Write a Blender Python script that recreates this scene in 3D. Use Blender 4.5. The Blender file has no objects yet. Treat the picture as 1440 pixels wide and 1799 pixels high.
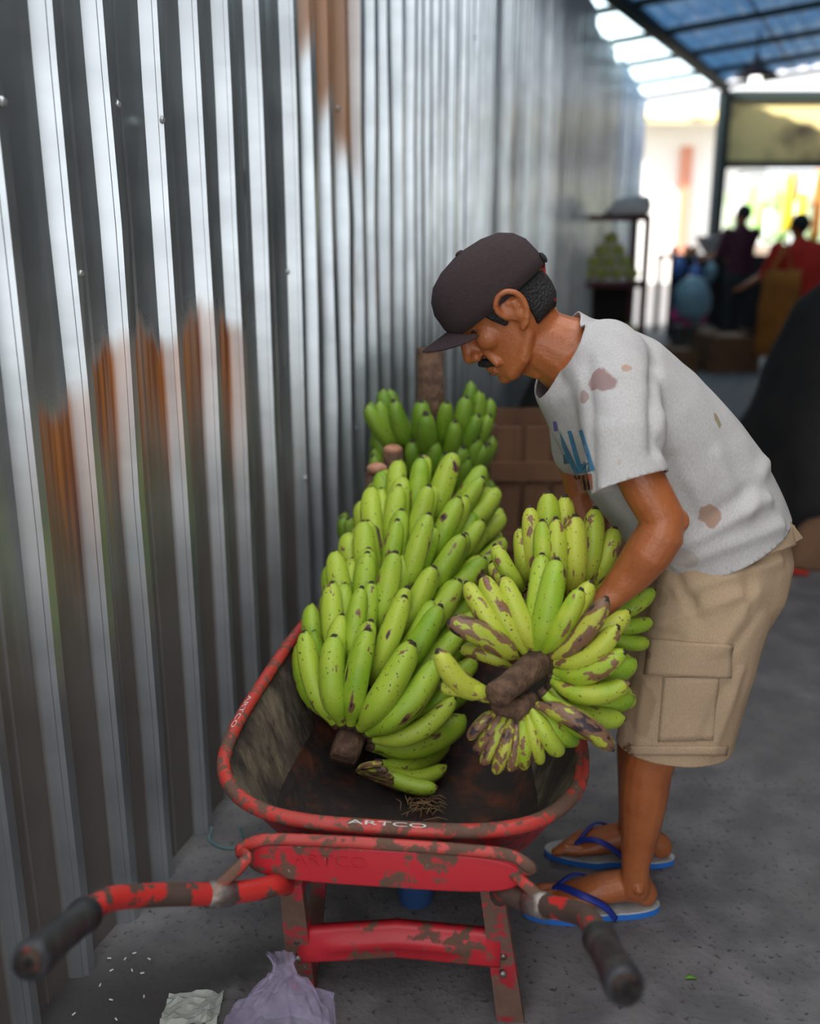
import bpy, bmesh, math, random
from mathutils import Vector, Matrix, noise
from mathutils.bvhtree import BVHTree
random.seed(7)
S = bpy.context.scene
COL = S.collection

# ------------------------------------------------------------------ camera, sky, sun, exposure
FPX, W_, H_ = 1760.0, 1440.0, 1799.0
PITCH = math.atan(500 / 1760.0)
CP, SP = math.cos(PITCH), math.sin(PITCH)
CH = 1.35
cam = bpy.data.cameras.new('camera'); camo = bpy.data.objects.new('camera', cam); COL.objects.link(camo)
cam.sensor_fit = 'VERTICAL'; cam.sensor_height = 36.0; cam.lens = FPX * 36.0 / H_
camo.location = (0, 0, CH); camo.rotation_euler = (math.pi / 2 - PITCH, 0, 0)
cam.clip_start = .05; cam.clip_end = 200
cam.dof.use_dof = True; cam.dof.focus_distance = 1.80; cam.dof.aperture_fstop = 1.8
S.camera = camo

world = bpy.data.worlds.new('sky'); S.world = world; world.use_nodes = True
bg = world.node_tree.nodes['Background']
bg.inputs[0].default_value = (.96, .975, 1.0, 1); bg.inputs[1].default_value = 1.3
sun = bpy.data.lights.new('sun', 'SUN'); suno = bpy.data.objects.new('sun', sun); COL.objects.link(suno)
sun.energy = 9.0; sun.angle = math.radians(2); sun.color = (1, .95, .86)
suno.location = (-8, -3, 10)
suno.rotation_euler = Vector((1.2, .6, -.9)).to_track_quat('-Z', 'Y').to_euler()
vs = S.view_settings
vs.view_transform = 'Standard'; vs.look = 'None'; vs.gamma = 1; vs.use_curve_mapping = False
vs.exposure = 0.9

# ------------------------------------------------------------------ pixels to positions
CAMP = Vector((0, 0, CH))
def D(x, y):
    u = (x - 720) / FPX; v = -(y - 899.5) / FPX
    return Vector((u, CP + v * SP, -SP + v * CP))
def U(x, y, Y):
    d = D(x, y); return CAMP + d * (Y / d.y)
def G(x, y, z=0.0):
    d = D(x, y); return CAMP + d * ((z - CH) / d.z)
def T(x, y, t):
    return CAMP + D(x, y) * t

# ------------------------------------------------------------------ mesh helpers
class MB:
    def __init__(s): s.v = []; s.f = []; s.uv = None
    def add(s, vs_, fs):
        o = len(s.v); s.v += [Vector(v) for v in vs_]; s.f += [tuple(i + o for i in f) for f in fs]; return s
    def box(s, c, size, rz=0.0, M=None):
        c = Vector(c); hx, hy, hz = [k / 2 for k in size]
        R = M if M is not None else Matrix.Rotation(rz, 3, 'Z')
        vs_ = [c + R @ Vector((x * hx, y * hy, z * hz)) for x, y, z in
               [(-1,-1,-1),(1,-1,-1),(1,1,-1),(-1,1,-1),(-1,-1,1),(1,-1,1),(1,1,1),(-1,1,1)]]
        return s.add(vs_, [(3,2,1,0),(4,5,6,7),(0,1,5,4),(1,2,6,5),(2,3,7,6),(3,0,4,7)])
    def loft(s, rings, cap=True, closed=True):
        n = len(rings[0]); vs_ = [p for r in rings for p in r]; fs = []
        for i in range(len(rings) - 1):
            for j in range(n if closed else n - 1):
                k = (j + 1) % n
                fs.append((i*n + j, i*n + k, (i+1)*n + k, (i+1)*n + j))
        if cap and closed:
            fs.append(tuple(reversed(range(n)))); m = (len(rings) - 1) * n
            fs.append(tuple(m + j for j in range(n)))
        return s.add(vs_, fs)
    def tube(s, path, rad, n=10, cap=True, side=None):
        # rad: float or list of r or (ra, rb); side: reference vector giving the rb axis
        P = [Vector(p) for p in path]; rings = []
        if not isinstance(rad, (list, tuple)): rad = [rad] * len(P)
        prev = None
        for i, p in enumerate(P):
            t = (P[min(i+1, len(P)-1)] - P[max(i-1, 0)]).normalized()
            ref = Vector(side) if side is not None else (prev if prev is not None else (Vector((0,0,1)) if abs(t.z) < .9 else Vector((1,0,0))))
            b = (ref - t * ref.dot(t)).normalized(); a = b.cross(t).normalized()
            if side is None: prev = b
            r = rad[i]; ra, rb = r if isinstance(r, (list, tuple)) else (r, r)
            rings.append([p + a * (ra * math.cos(2*math.pi*k/n)) + b * (rb * math.sin(2*math.pi*k/n)) for k in range(n)])
        return s.loft(rings, cap)
    def capsule(s, path, rad, n=12, side=None):
        # tube with rounded ends
        P = [Vector(p) for p in path]; R = list(rad) if isinstance(rad, (list, tuple)) else [rad] * len(P)
        def sc(r, k): return (r[0]*k, r[1]*k) if isinstance(r, (list, tuple)) else r*k
        def mn(r): return min(r) if isinstance(r, (list, tuple)) else r
        t0 = (P[0]-P[1]).normalized(); t1 = (P[-1]-P[-2]).normalized()
        pre = [(P[0] + t0*mn(R[0])*math.sin(a), sc(R[0], math.cos(a))) for a in (1.45, 1.0, .5)]
        post = [(P[-1] + t1*mn(R[-1])*math.sin(a), sc(R[-1], math.cos(a))) for a in (.5, 1.0, 1.45)]
        return s.tube([q for q, _ in pre] + P + [q for q, _ in post], [r for _, r in pre] + R + [r for _, r in post], n, True, side)
    def ball(s, c, r, M=None, n=12, m=8):
        c = Vector(c); r = r if isinstance(r, (list, tuple)) else (r, r, r); M = M or Matrix.Identity(3)
        rings = []
        for i in range(m + 1):
            a = -math.pi/2 + math.pi * min(max(i / m, .02), .98)
            rings.append([c + M @ Vector((r[0]*math.cos(a)*math.cos(2*math.pi*k/n), r[1]*math.cos(a)*math.sin(2*math.pi*k/n), r[2]*math.sin(a))) for k in range(n)])
        return s.loft(rings)
    def lathe(s, c, prof, n=20, cap=True):
        c = Vector(c)
        return s.loft([[c + Vector((r*math.cos(2*math.pi*k/n), r*math.sin(2*math.pi*k/n), z)) for k in range(n)] for r, z in prof], cap)
    def mesh(s, name):
        me = bpy.data.meshes.new(name); me.from_pydata([tuple(v) for v in s.v], [], s.f); me.update(); return me

def link(o): COL.objects.link(o); return o
def put(name, me, m, parent=None, smooth=True):
    if isinstance(me, MB): me = me.mesh(name)
    o = link(bpy.data.objects.new(name, me))
    if m is not None and not me.materials: me.materials.append(m)
    if smooth: me.polygons.foreach_set('use_smooth', [True] * len(me.polygons))
    if parent is not None:
        o.parent = parent
        q = parent; off = Vector()
        while q is not None: off += q.location; q = q.parent
        # meshes are given in world coordinates: cancel the parents' translation
        if parent.type == 'EMPTY': o.matrix_parent_inverse = Matrix.Translation(-off)
    return o
def empty(name, loc):
    o = link(bpy.data.objects.new(name, None)); o.location = loc; o.empty_display_size = .1; return o
def tag(o, label, cat, group=None):
    o['label'] = label; o['category'] = cat
    if group: o['group'] = group
    return o
def struct(o, label=None):
    o['kind'] = 'structure'
    if label: o['label'] = label
    return o
def bevel(o, w=.004, seg=2):
    m = o.modifiers.new('bevel', 'BEVEL'); m.width = w; m.segments = seg; m.limit_method = 'ANGLE'; return o
def evaluated(o):
    dg = bpy.context.evaluated_depsgraph_get(); me = bpy.data.meshes.new_from_object(o.evaluated_get(dg)); return me
def remesh(mb, voxel, smooth=4):
    o = link(bpy.data.objects.new('tmp', mb.mesh('tmp')))
    m = o.modifiers.new('r', 'REMESH'); m.mode = 'VOXEL'; m.voxel_size = voxel
    if smooth:
        m = o.modifiers.new('s', 'SMOOTH'); m.factor = .5; m.iterations = smooth
    me = evaluated(o); old = o.data; bpy.data.objects.remove(o); bpy.data.meshes.remove(old); return me
def text_mesh(body, size=1.0, bold=0.0):
    cu = bpy.data.curves.new('t', 'FONT'); cu.body = body; cu.size = size; cu.align_x = 'CENTER'; cu.align_y = 'CENTER'; cu.extrude = .0; cu.offset = bold; cu.resolution_u = 3
    o = link(bpy.data.objects.new('t', cu)); me = evaluated(o); bpy.data.objects.remove(o); return me
def bez(P, n):
    # Catmull-Rom through points
    P = [Vector(p) for p in P]; out = []
    for i in range(len(P) - 1):
        a = P[max(i-1, 0)]; b = P[i]; c = P[i+1]; d = P[min(i+2, len(P)-1)]
        for k in range(n):
            t = k / n
            out.append(.5 * ((2*b) + (c-a)*t + (2*a-5*b+4*c-d)*t*t + (3*b-a-3*c+d)*t**3))
    return out + [P[-1]]

# ------------------------------------------------------------------ materials
def nodes(m):
    m.use_nodes = True; return m.node_tree.nodes, m.node_tree.links
def mat(name, col, rough=.6, metal=0.0, col2=None, scale=8.0, thr=(.4, .65), bump=0.0, bscale=60.0, spec=.5, detail=6, stretch=None):
    m = bpy.data.materials.new(name); N, L = nodes(m); b = N['Principled BSDF']
    b.inputs['Base Color'].default_value = (*col, 1); b.inputs['Roughness'].default_value = rough; b.inputs['Metallic'].default_value = metal
    b.inputs['Specular IOR Level'].default_value = spec
    tc = N.new('ShaderNodeTexCoord'); src = tc.outputs['Object']
    if stretch:
        mp = N.new('ShaderNodeMapping'); mp.inputs['Scale'].default_value = stretch; L.new(src, mp.inputs[0]); src = mp.outputs[0]
    if col2 is not None:
        n = N.new('ShaderNodeTexNoise'); n.inputs['Scale'].default_value = scale; n.inputs['Detail'].default_value = detail; n.inputs['Roughness'].default_value = .62
        L.new(src, n.inputs['Vector'])
        r = N.new('ShaderNodeMapRange'); r.inputs['From Min'].default_value = thr[0]; r.inputs['From Max'].default_value = thr[1]; L.new(n.outputs[0], r.inputs[0])
        x = N.new('ShaderNodeMix'); x.data_type = 'RGBA'; x.inputs[6].default_value = (*col, 1); x.inputs[7].default_value = (*col2, 1)
        L.new(r.outputs[0], x.inputs[0]); L.new(x.outputs[2], b.inputs['Base Color'])
    if bump:
        n2 = N.new('ShaderNodeTexNoise'); n2.inputs['Scale'].default_value = bscale; n2.inputs['Detail'].default_value = 4; L.new(src, n2.inputs['Vector'])
        bp = N.new('ShaderNodeBump'); bp.inputs['Strength'].default_value = bump; bp.inputs['Distance'].default_value = .01
        L.new(n2.outputs[0], bp.inputs['Height']); L.new(bp.outputs[0], b.inputs['Normal'])
    return m
def mixcol(N, L, fac, a, b):
    x = N.new('ShaderNodeMix'); x.data_type = 'RGBA'
    for sock, val in ((x.inputs[0], fac), (x.inputs[6], a), (x.inputs[7], b)):
        if isinstance(val, (int, float)): sock.default_value = val
        elif isinstance(val, tuple): sock.default_value = (*val, 1)
        else: L.new(val, sock)
    return x.outputs[2]
def math_(N, L, op, a, b=0.0, c=0.0):
    x = N.new('ShaderNodeMath'); x.operation = op
    for i, val in enumerate((a, b, c)):
        if isinstance(val, (int, float)): x.inputs[i].default_value = val
        else: L.new(val, x.inputs[i])
    return x.outputs[0]
def ramp(N, L, v, lo, hi):
    r = N.new('ShaderNodeMapRange'); r.interpolation_type = 'SMOOTHSTEP'; r.inputs['From Min'].default_value = lo; r.inputs['From Max'].default_value = hi; L.new(v, r.inputs[0]); return r.outputs[0]
def noise_(N, L, vec, scale, detail=4):
    n = N.new('ShaderNodeTexNoise'); n.inputs['Scale'].default_value = scale; n.inputs['Detail'].default_value = detail; L.new(vec, n.inputs['Vector']); return n.outputs[0]

def floor_material():
    m = bpy.data.materials.new('worn_concrete'); N, L = nodes(m); b = N['Principled BSDF']
    o = N.new('ShaderNodeTexCoord').outputs['Object']
    big = noise_(N, L, o, 1.3, 5); mid = noise_(N, L, o, 9, 6); fine = noise_(N, L, o, 70, 3)
    c = mixcol(N, L, ramp(N, L, mid, .35, .7), (.125, .120, .123), (.20, .192, .194))
    c = mixcol(N, L, ramp(N, L, fine, .58, .72), c, (.065, .06, .06))
    c = mixcol(N, L, math_(N, L, 'MULTIPLY', ramp(N, L, big, .5, .62), .5), c, (.12, .115, .115))
    # damp dirty patch along the foot of the metal wall
    sp = N.new('ShaderNodeSeparateXYZ'); L.new(o, sp.inputs[0])
    d = math_(N, L, 'ADD', math_(N, L, 'MULTIPLY', sp.outputs[0], .959), math_(N, L, 'MULTIPLY', sp.outputs[1], -.282))
    d = math_(N, L, 'ADD', d, math_(N, L, 'MULTIPLY', mid, .35))
    far = ramp(N, L, sp.outputs[1], 1.75, 1.5)
    wet = math_(N, L, 'MULTIPLY', ramp(N, L, d, -.48, -.62), far)
    c = mixcol(N, L, math_(N, L, 'MULTIPLY', wet, .92), c, (.03, .027, .027))
    L.new(c, b.inputs['Base Color']); b.inputs['Roughness'].default_value = .85
    bp = N.new('ShaderNodeBump'); bp.inputs['Strength'].default_value = .5; bp.inputs['Distance'].default_value = .008
    L.new(math_(N, L, 'ADD', mid, math_(N, L, 'MULTIPLY', fine, .5)), bp.inputs['Height']); L.new(bp.outputs[0], b.inputs['Normal'])
    return m

def sheet_material(name, base, rust=True, top_rust=False):
    m = bpy.data.materials.new(name); N, L = nodes(m); b = N['Principled BSDF']
    uv = N.new('ShaderNodeUVMap'); uv.uv_map = 'sz'
    sp = N.new('ShaderNodeSeparateXYZ'); L.new(uv.outputs[0], sp.inputs[0]); s, z = sp.outputs[0], sp.outputs[1]
    mp = N.new('ShaderNodeMapping'); mp.inputs['Scale'].default_value = (16, .5, 1); L.new(uv.outputs[0], mp.inputs[0])
    streak = noise_(N, L, mp.outputs[0], 1.0, 5)
    mp2 = N.new('ShaderNodeMapping'); mp2.inputs['Scale'].default_value = (60, 1.0, 1); L.new(uv.outputs[0], mp2.inputs[0])
    fines = noise_(N, L, mp2.outputs[0], 1.0, 4)
    cl = noise_(N, L, uv.outputs[0], 7, 5)
    c = mixcol(N, L, ramp(N, L, cl, .3, .7), base, tuple(k * .8 for k in base))
    met = .85
    if rust:
        # brown film on the lower half of the sheets
        edge = math_(N, L, 'ADD', z, math_(N, L, 'MULTIPLY', math_(N, L, 'SUBTRACT', streak, .5), .9))
        rib = N.new('ShaderNodeAttribute'); rib.attribute_name = 'rib'
        clean = math_(N, L, 'SUBTRACT', 1.0, math_(N, L, 'MULTIPLY', ramp(N, L, rib.outputs['Fac'], .0, .45), .85))
        film = math_(N, L, 'MULTIPLY', ramp(N, L, edge, 1.10, .62), clean)
        c = mixcol(N, L, math_(N, L, 'MULTIPLY', film, .8), c, (.10, .066, .045))
        # orange rust heads that start at one height and run down
        win = math_(N, L, 'MULTIPLY', ramp(N, L, s, -.05, .02), ramp(N, L, s, .86, .78))
        h = math_(N, L, 'ADD', z, math_(N, L, 'MULTIPLY', math_(N, L, 'SUBTRACT', streak, .5), .35))
        h = math_(N, L, 'ADD', h, math_(N, L, 'MULTIPLY', ramp(N, L, s, .17, .12), .10))
        head = math_(N, L, 'MULTIPLY', ramp(N, L, h, 1.18, 1.12), ramp(N, L, h, .72, 1.08))
        col = ramp(N, L, math_(N, L, 'ADD', streak, math_(N, L, 'MULTIPLY', fines, .35)), .52, .72)
        r = math_(N, L, 'MULTIPLY', math_(N, L, 'MULTIPLY', head, math_(N, L, 'MULTIPLY', win, math_(N, L, 'ADD', .25, math_(N, L, 'MULTIPLY', clean, .75)))), math_(N, L, 'ADD', .6, math_(N, L, 'MULTIPLY', col, .4)))
        c = mixcol(N, L, r, c, mixcol(N, L, ramp(N, L, fines, .4, .62), (.55, .19, .03), (.22, .065, .02)))
        film = math_(N, L, 'MAXIMUM', math_(N, L, 'MULTIPLY', film, .8), r)
        L.new(math_(N, L, 'SUBTRACT', met, math_(N, L, 'MULTIPLY', film, .7)), b.inputs['Metallic'])
        L.new(math_(N, L, 'ADD', .27, math_(N, L, 'MULTIPLY', film, .25)), b.inputs['Roughness'])
    else:
        b.inputs['Metallic'].default_value = met; b.inputs['Roughness'].default_value = .28
        if top_rust:
            win = math_(N, L, 'MULTIPLY', ramp(N, L, s, 1.14, 1.2), ramp(N, L, s, 1.62, 1.52))
            h = math_(N, L, 'ADD', z, math_(N, L, 'MULTIPLY', s, .75))
            hh = math_(N, L, 'ADD', h, math_(N, L, 'MULTIPLY', math_(N, L, 'SUBTRACT', streak, .5), .5))
            r = math_(N, L, 'MULTIPLY', ramp(N, L, hh, 2.60, 2.72), win)
            c = mixcol(N, L, math_(N, L, 'MULTIPLY', r, .9), c, mixcol(N, L, fines, (.45, .18, .03), (.12, .05, .02)))
            # long orange dashes at mid height
            dash = math_(N, L, 'MULTIPLY', ramp(N, L, fines, .60, .64), math_(N, L, 'MULTIPLY', ramp(N, L, z, 1.06, 1.09), ramp(N, L, z, 1.26, 1.22)))
            dash = math_(N, L, 'MULTIPLY', dash, ramp(N, L, s, 2.0, 1.9))
            c = mixcol(N, L, dash, c, (.42, .19, .04))
            L.new(math_(N, L, 'SUBTRACT', met, math_(N, L, 'MULTIPLY', math_(N, L, 'MAXIMUM', r, dash), .8)), b.inputs['Metallic'])
    L.new(c, b.inputs['Base Color'])
    bp = N.new('ShaderNodeBump'); bp.inputs['Strength'].default_value = .12; bp.inputs['Distance'].default_value = .004
    L.new(noise_(N, L, uv.outputs[0], 14, 3), bp.inputs['Height']); L.new(bp.outputs[0], b.inputs['Normal'])
    return m

def banana_material(name, green, light, scar_lo, scar_hi, scar_col):
    m = bpy.data.materials.new(name); N, L = nodes(m); b = N['Principled BSDF']
    oi = N.new('ShaderNodeObjectInfo'); tc = N.new('ShaderNodeTexCoord'); o = tc.outputs['Object']
    ad = N.new('ShaderNodeVectorMath'); ad.operation = 'ADD'; L.new(o, ad.inputs[0])
    rs = math_(N, L, 'MULTIPLY', oi.outputs['Random'], 37.0); cb = N.new('ShaderNodeCombineXYZ')
    for i in range(3): L.new(rs, cb.inputs[i])
    L.new(cb.outputs[0], ad.inputs[1]); v = ad.outputs[0]
    c = mixcol(N, L, oi.outputs['Random'], green, light)
    c = mixcol(N, L, math_(N, L, 'MULTIPLY', ramp(N, L, noise_(N, L, v, 3.0, 3), .35, .7), .6), c, light)
    mp = N.new('ShaderNodeMapping'); mp.inputs['Scale'].default_value = (9, 9, 3.2); L.new(v, mp.inputs[0])
    big = noise_(N, L, mp.outputs[0], 1.0, 8)
    sc = ramp(N, L, big, scar_lo, scar_lo + .03)
    c = mixcol(N, L, sc, c, scar_col)
    c = mixcol(N, L, ramp(N, L, big, scar_hi, scar_hi + .03), c, (.035, .022, .028))
    speck = noise_(N, L, v, 34, 2)
    c = mixcol(N, L, ramp(N, L, speck, .66, .70), c, (.10, .055, .02))
    L.new(c, b.inputs['Base Color']); b.inputs['Roughness'].default_value = .48
    b.inputs['Subsurface Weight'].default_value = .0
    return m

def paint_material(name, red, thr=(.52, .6), dirt=(.085, .045, .03), scale=14, gray=True, rough=.45):
    m = bpy.data.materials.new(name); N, L = nodes(m); b = N['Principled BSDF']
    o = N.new('ShaderNodeTexCoord').outputs['Object']
    n1 = noise_(N, L, o, scale, 8); n2 = noise_(N, L, o, scale * 4, 5); n3 = noise_(N, L, o, 4, 3)
    c = mixcol(N, L, ramp(N, L, n3, .4, .65), red, tuple(k * .72 for k in red))
    k = math_(N, L, 'ADD', n1, math_(N, L, 'MULTIPLY', math_(N, L, 'SUBTRACT', n2, .5), .35))
    f = ramp(N, L, k, thr[0], thr[1])
    c = mixcol(N, L, f, c, mixcol(N, L, n2, dirt, tuple(q * 2.1 for q in dirt)))
    if gray: c = mixcol(N, L, ramp(N, L, n2, .73, .76), c, (.36, .32, .30))
    L.new(c, b.inputs['Base Color'])
    L.new(math_(N, L, 'ADD', rough, math_(N, L, 'MULTIPLY', f, .4)), b.inputs['Roughness'])
    bp = N.new('ShaderNodeBump'); bp.inputs['Strength'].default_value = .25; bp.inputs['Distance'].default_value = .003
    L.new(k, bp.inputs['Height']); L.new(bp.outputs[0], b.inputs['Normal'])
    return m

def spots_material(name, base, base2, spots, rough=.9, weave=260, heather=.0):
    # cloth with stains: spots = [(world point, radius, colour, strength, (sx, sy, sz))]
    m = bpy.data.materials.new(name); N, L = nodes(m); b = N['Principled BSDF']
    o = N.new('ShaderNodeTexCoord').outputs['Object']
    fine = noise_(N, L, o, weave, 2)
    mp = N.new('ShaderNodeMapping'); mp.inputs['Scale'].default_value = (1, 1, .35); L.new(o, mp.inputs[0])
    c = mixcol(N, L, ramp(N, L, noise_(N, L, mp.outputs[0], weave * 1.6, 3), .3, .7), base, base2)
    c = mixcol(N, L, math_(N, L, 'MULTIPLY', ramp(N, L, noise_(N, L, o, 7, 5), .5, .75), .35), c, tuple(k * .72 for k in base2))
    wob = N.new('ShaderNodeTexNoise'); wob.inputs['Scale'].default_value = 28; wob.inputs['Detail'].default_value = 3; L.new(o, wob.inputs['Vector'])
    off = N.new('ShaderNodeVectorMath'); off.operation = 'MULTIPLY_ADD'; L.new(wob.outputs[1], off.inputs[0]); off.inputs[1].default_value = (.03, .03, .03); L.new(o, off.inputs[2])
    for p, r, colr, st, sc in spots:
        sb = N.new('ShaderNodeVectorMath'); sb.operation = 'SUBTRACT'; L.new(off.outputs[0], sb.inputs[0]); sb.inputs[1].default_value = tuple(Vector(p) + Vector((.015, .015, .015)))
        ml = N.new('ShaderNodeVectorMath'); ml.operation = 'MULTIPLY'; L.new(sb.outputs[0], ml.inputs[0]); ml.inputs[1].default_value = sc
        ln = N.new('ShaderNodeVectorMath'); ln.operation = 'LENGTH'; L.new(ml.outputs[0], ln.inputs[0])
        f = math_(N, L, 'MULTIPLY', ramp(N, L, ln.outputs['Value'], r, r * .8), st)
        c = mixcol(N, L, f, c, colr)
    L.new(c, b.inputs['Base Color']); b.inputs['Roughness'].default_value = rough; b.inputs['Specular IOR Level'].default_value = .15
    bp = N.new('ShaderNodeBump'); bp.inputs['Strength'].default_value = .2; bp.inputs['Distance'].default_value = .002
    L.new(fine, bp.inputs['Height']); L.new(bp.outputs[0], b.inputs['Normal'])
    return m

def sheet_plastic(name, col, trans=.5, alpha=1.0, rough=.4):
    m = bpy.data.materials.new(name); N, L = nodes(m); out = N['Material Output']; b = N['Principled BSDF']
    b.inputs['Base Color'].default_value = (*col, 1); b.inputs['Roughness'].default_value = rough
    t = N.new('ShaderNodeBsdfTranslucent'); t.inputs[0].default_value = (*col, 1)
    mx = N.new('ShaderNodeMixShader'); mx.inputs[0].default_value = trans; L.new(b.outputs[0], mx.inputs[1]); L.new(t.outputs[0], mx.inputs[2])
    last = mx.outputs[0]
    if alpha < 1:
        tr = N.new('ShaderNodeBsdfTransparent'); m2 = N.new('ShaderNodeMixShader'); m2.inputs[0].default_value = alpha
        L.new(tr.outputs[0], m2.inputs[1]); L.new(last, m2.inputs[2]); last = m2.outputs[0]
    L.new(last, out.inputs[0]); return m

M = {}
M['floor'] = floor_material()
M['sheet'] = sheet_material('galvanised_sheet', (.50, .54, .56))
M['sheet2'] = sheet_material('galvanised_sheet_far', (.52, .57, .60), rust=False, top_rust=True)
M['sheet_blue_refl'] = sheet_material('galvanised_sheet_blue_reflection', (.42, .55, .72), rust=False)  # bluish reflection on the far sheets is put into their base colour
M['screw'] = mat('screw_head', (.75, .76, .76), .3, .8)
M['red'] = paint_material('chipped_red_paint', (.55, .022, .035))
M['red_rim'] = paint_material('worn_red_rim', (.52, .045, .035), thr=(.44, .53), scale=22)
M['red_leg'] = paint_material('muddy_red_leg', (.50, .03, .045), thr=(.40, .50), dirt=(.10, .055, .04))
M['red_handle'] = paint_material('muddy_red_handle', (.58, .03, .025), thr=(.47, .52), dirt=(.05, .03, .022), scale=9)
M['tray_in'] = mat('rusty_mud', (.030, .021, .018), .9, 0, (.15, .042, .018), 11, (.5, .70), .9, 34)
M['tray_side'] = mat('dried_mud', (.045, .032, .026), .9, 0, (.20, .155, .105), 13, (.44, .66), .9, 60, stretch=(1, 1, .4))
M['rubber'] = mat('black_rubber', (.018, .018, .021), .5, 0, (.05, .05, .055), 30)
M['steel'] = mat('dull_steel', (.32, .30, .29), .45, .7, (.16, .1, .07), 40)
M['white_paint'] = mat('white_lettering', (.6, .56, .52), .7)
M['blue_plastic'] = mat('blue_plastic', (.05, .13, .36), .45)
M['banana'] = banana_material('green_banana', (.22, .40, .016), (.44, .56, .05), .63, .68, (.20, .10, .05))
M['banana_held'] = banana_material('scarred_banana', (.30, .45, .022), (.52, .55, .06), .58, .70, (.23, .115, .055))
M['banana_brown'] = banana_material('browned_banana', (.34, .42, .03), (.48, .48, .06), .45, .60, (.21, .11, .06))
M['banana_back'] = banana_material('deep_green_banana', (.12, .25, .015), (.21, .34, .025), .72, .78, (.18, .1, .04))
M['tip'] = mat('dark_banana_tip', (.035, .022, .012), .8)
M['stalk'] = mat('brown_stalk', (.075, .04, .024), .9, 0, (.19, .105, .062), 40, (.4, .65), .8, 90)
M['cut'] = mat('cut_stalk', (.55, .27, .17), .8, 0, (.38, .17, .1), 50)
M['skin'] = mat('tanned_skin', (.42, .132, .042), .38, 0, (.31, .085, .027), 14, (.4, .7), .15, 160)
M['hair'] = mat('black_hair', (.008, .007, .007), .6, 0, None, bump=.9, bscale=220)
M['cap'] = mat('dark_brown_cap_cloth', (.040, .027, .029), .9, 0, (.055, .038, .040), 160, (.3, .7), .3, 400, spec=.2)
M['strap_red'] = mat('red_strap', (.28, .012, .02), .7)
M['eye'] = mat('eye', (.03, .02, .015), .2)
M['lip'] = mat('lip_skin', (.22, .065, .04), .5)
M['foam_blue'] = mat('blue_foam', (.02, .17, .62), .6)
M['foam_white'] = mat('pale_foam', (.50, .52, .52), .8, 0, (.35, .34, .32), 20)
M['strap_blue'] = mat('dark_blue_strap', (.012, .03, .26), .5)
M['wood'] = mat('old_crate_wood', (.12, .055, .028), .85, 0, (.2, .1, .05), 12, (.35, .7), .4, 60, stretch=(1, 1, .2))
M['black'] = mat('black_cloth', (.012, .012, .013), .85, 0, (.022, .021, .02), 6)
M['maroon'] = mat('maroon_cloth', (.06, .010, .022), .9)
M['red_cloth'] = mat('red_cloth', (.50, .025, .012), .9, 0, (.40, .02, .012), 8)
M['orange_cloth'] = mat('orange_brown_cloth', (.40, .155, .025), .9, 0, (.3, .11, .02), 9)
M['rack'] = mat('dark_red_frame', (.10, .015, .025), .6)
M['cabbage'] = mat('pale_green_leaf', (.55, .58, .17), .7, 0, (.36, .44, .09), 18)
M['leaf'] = mat('bright_green_leaf', (.16, .36, .04), .6, 0, (.08, .2, .02), 14)
M['white_bag'] = mat('white_sack', (.68, .66, .64), .7, 0, (.5, .48, .46), 10)
M['cardboard'] = mat('brown_cardboard', (.20, .105, .055), .9, 0, (.15, .08, .04), 7)
M['grey_wood'] = mat('dark_table_wood', (.05, .04, .033), .85)
M['bluebag'] = sheet_plastic('pale_blue_plastic', (.26, .42, .50), .3, .9, .3)
M['lilac'] = sheet_plastic('lilac_plastic', (.66, .58, .84), .2, .28, .04)
M['clear'] = sheet_plastic('clear_plastic', (.62, .66, .58), .3, .75, .15)
M['roof_blue'] = sheet_plastic('blue_roof_sheet', (.04, .13, .28), .2, 1, .35)
M['roof_added'] = mat('added_hall_roof_sheet', (.05, .09, .15), .5)  # for the unseen roof sheets added for shade
M['roof_white'] = sheet_plastic('pale_translucent_roof_sheet', (.60, .78, .88), .75, 1, .4)
M['beam'] = mat('dark_green_steel', (.022, .035, .032), .6)
M['cream'] = mat('stained_cream_board', (.80, .66, .30), .85, 0, (.14, .10, .075), 1.3, (.54, .70))
M['white_wall'] = mat('white_render', (.82, .82, .80), .9)
M['pillar'] = mat('terracotta_pillar', (.55, .24, .16), .9)
M['lamp_shade'] = mat('brown_enamel', (.14, .07, .05), .5)
M['pink'] = mat('pink_petal', (.65, .07, .28), .7)
M['yellow'] = mat('yellow_packet', (.72, .58, .04), .4)
M['pack_white'] = mat('white_packet', (.8, .8, .82), .35)
M['pack_green'] = mat('green_packet', (.28, .50, .16), .4)
M['pack_red'] = mat('red_packet', (.6, .1, .06), .4)
M['stall_back'] = mat('pale_green_board', (.40, .50, .36), .8, 0, (.25, .36, .2), 3)
M['straw'] = mat('dry_straw', (.28, .17, .08), .9)
M['teal_wire'] = mat('teal_wire', (.09, .19, .20), .5)
lb = bpy.data.materials.new('lit_bulb'); Nn, Ll = nodes(lb)
Nn['Principled BSDF'].inputs['Emission Color'].default_value = (1, .97, .92, 1); Nn['Principled BSDF'].inputs['Emission Strength'].default_value = 2.2
M['bulb'] = lb

# ------------------------------------------------------------------ floor
fl = MB().add([(-14, -6, 0), (24, -6, 0), (24, 46, 0), (-14, 46, 0)], [(0, 1, 2, 3)])
struct(put('floor', fl, M['floor'], smooth=False), 'worn grey concrete floor with a damp dark patch by the wall')

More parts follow.
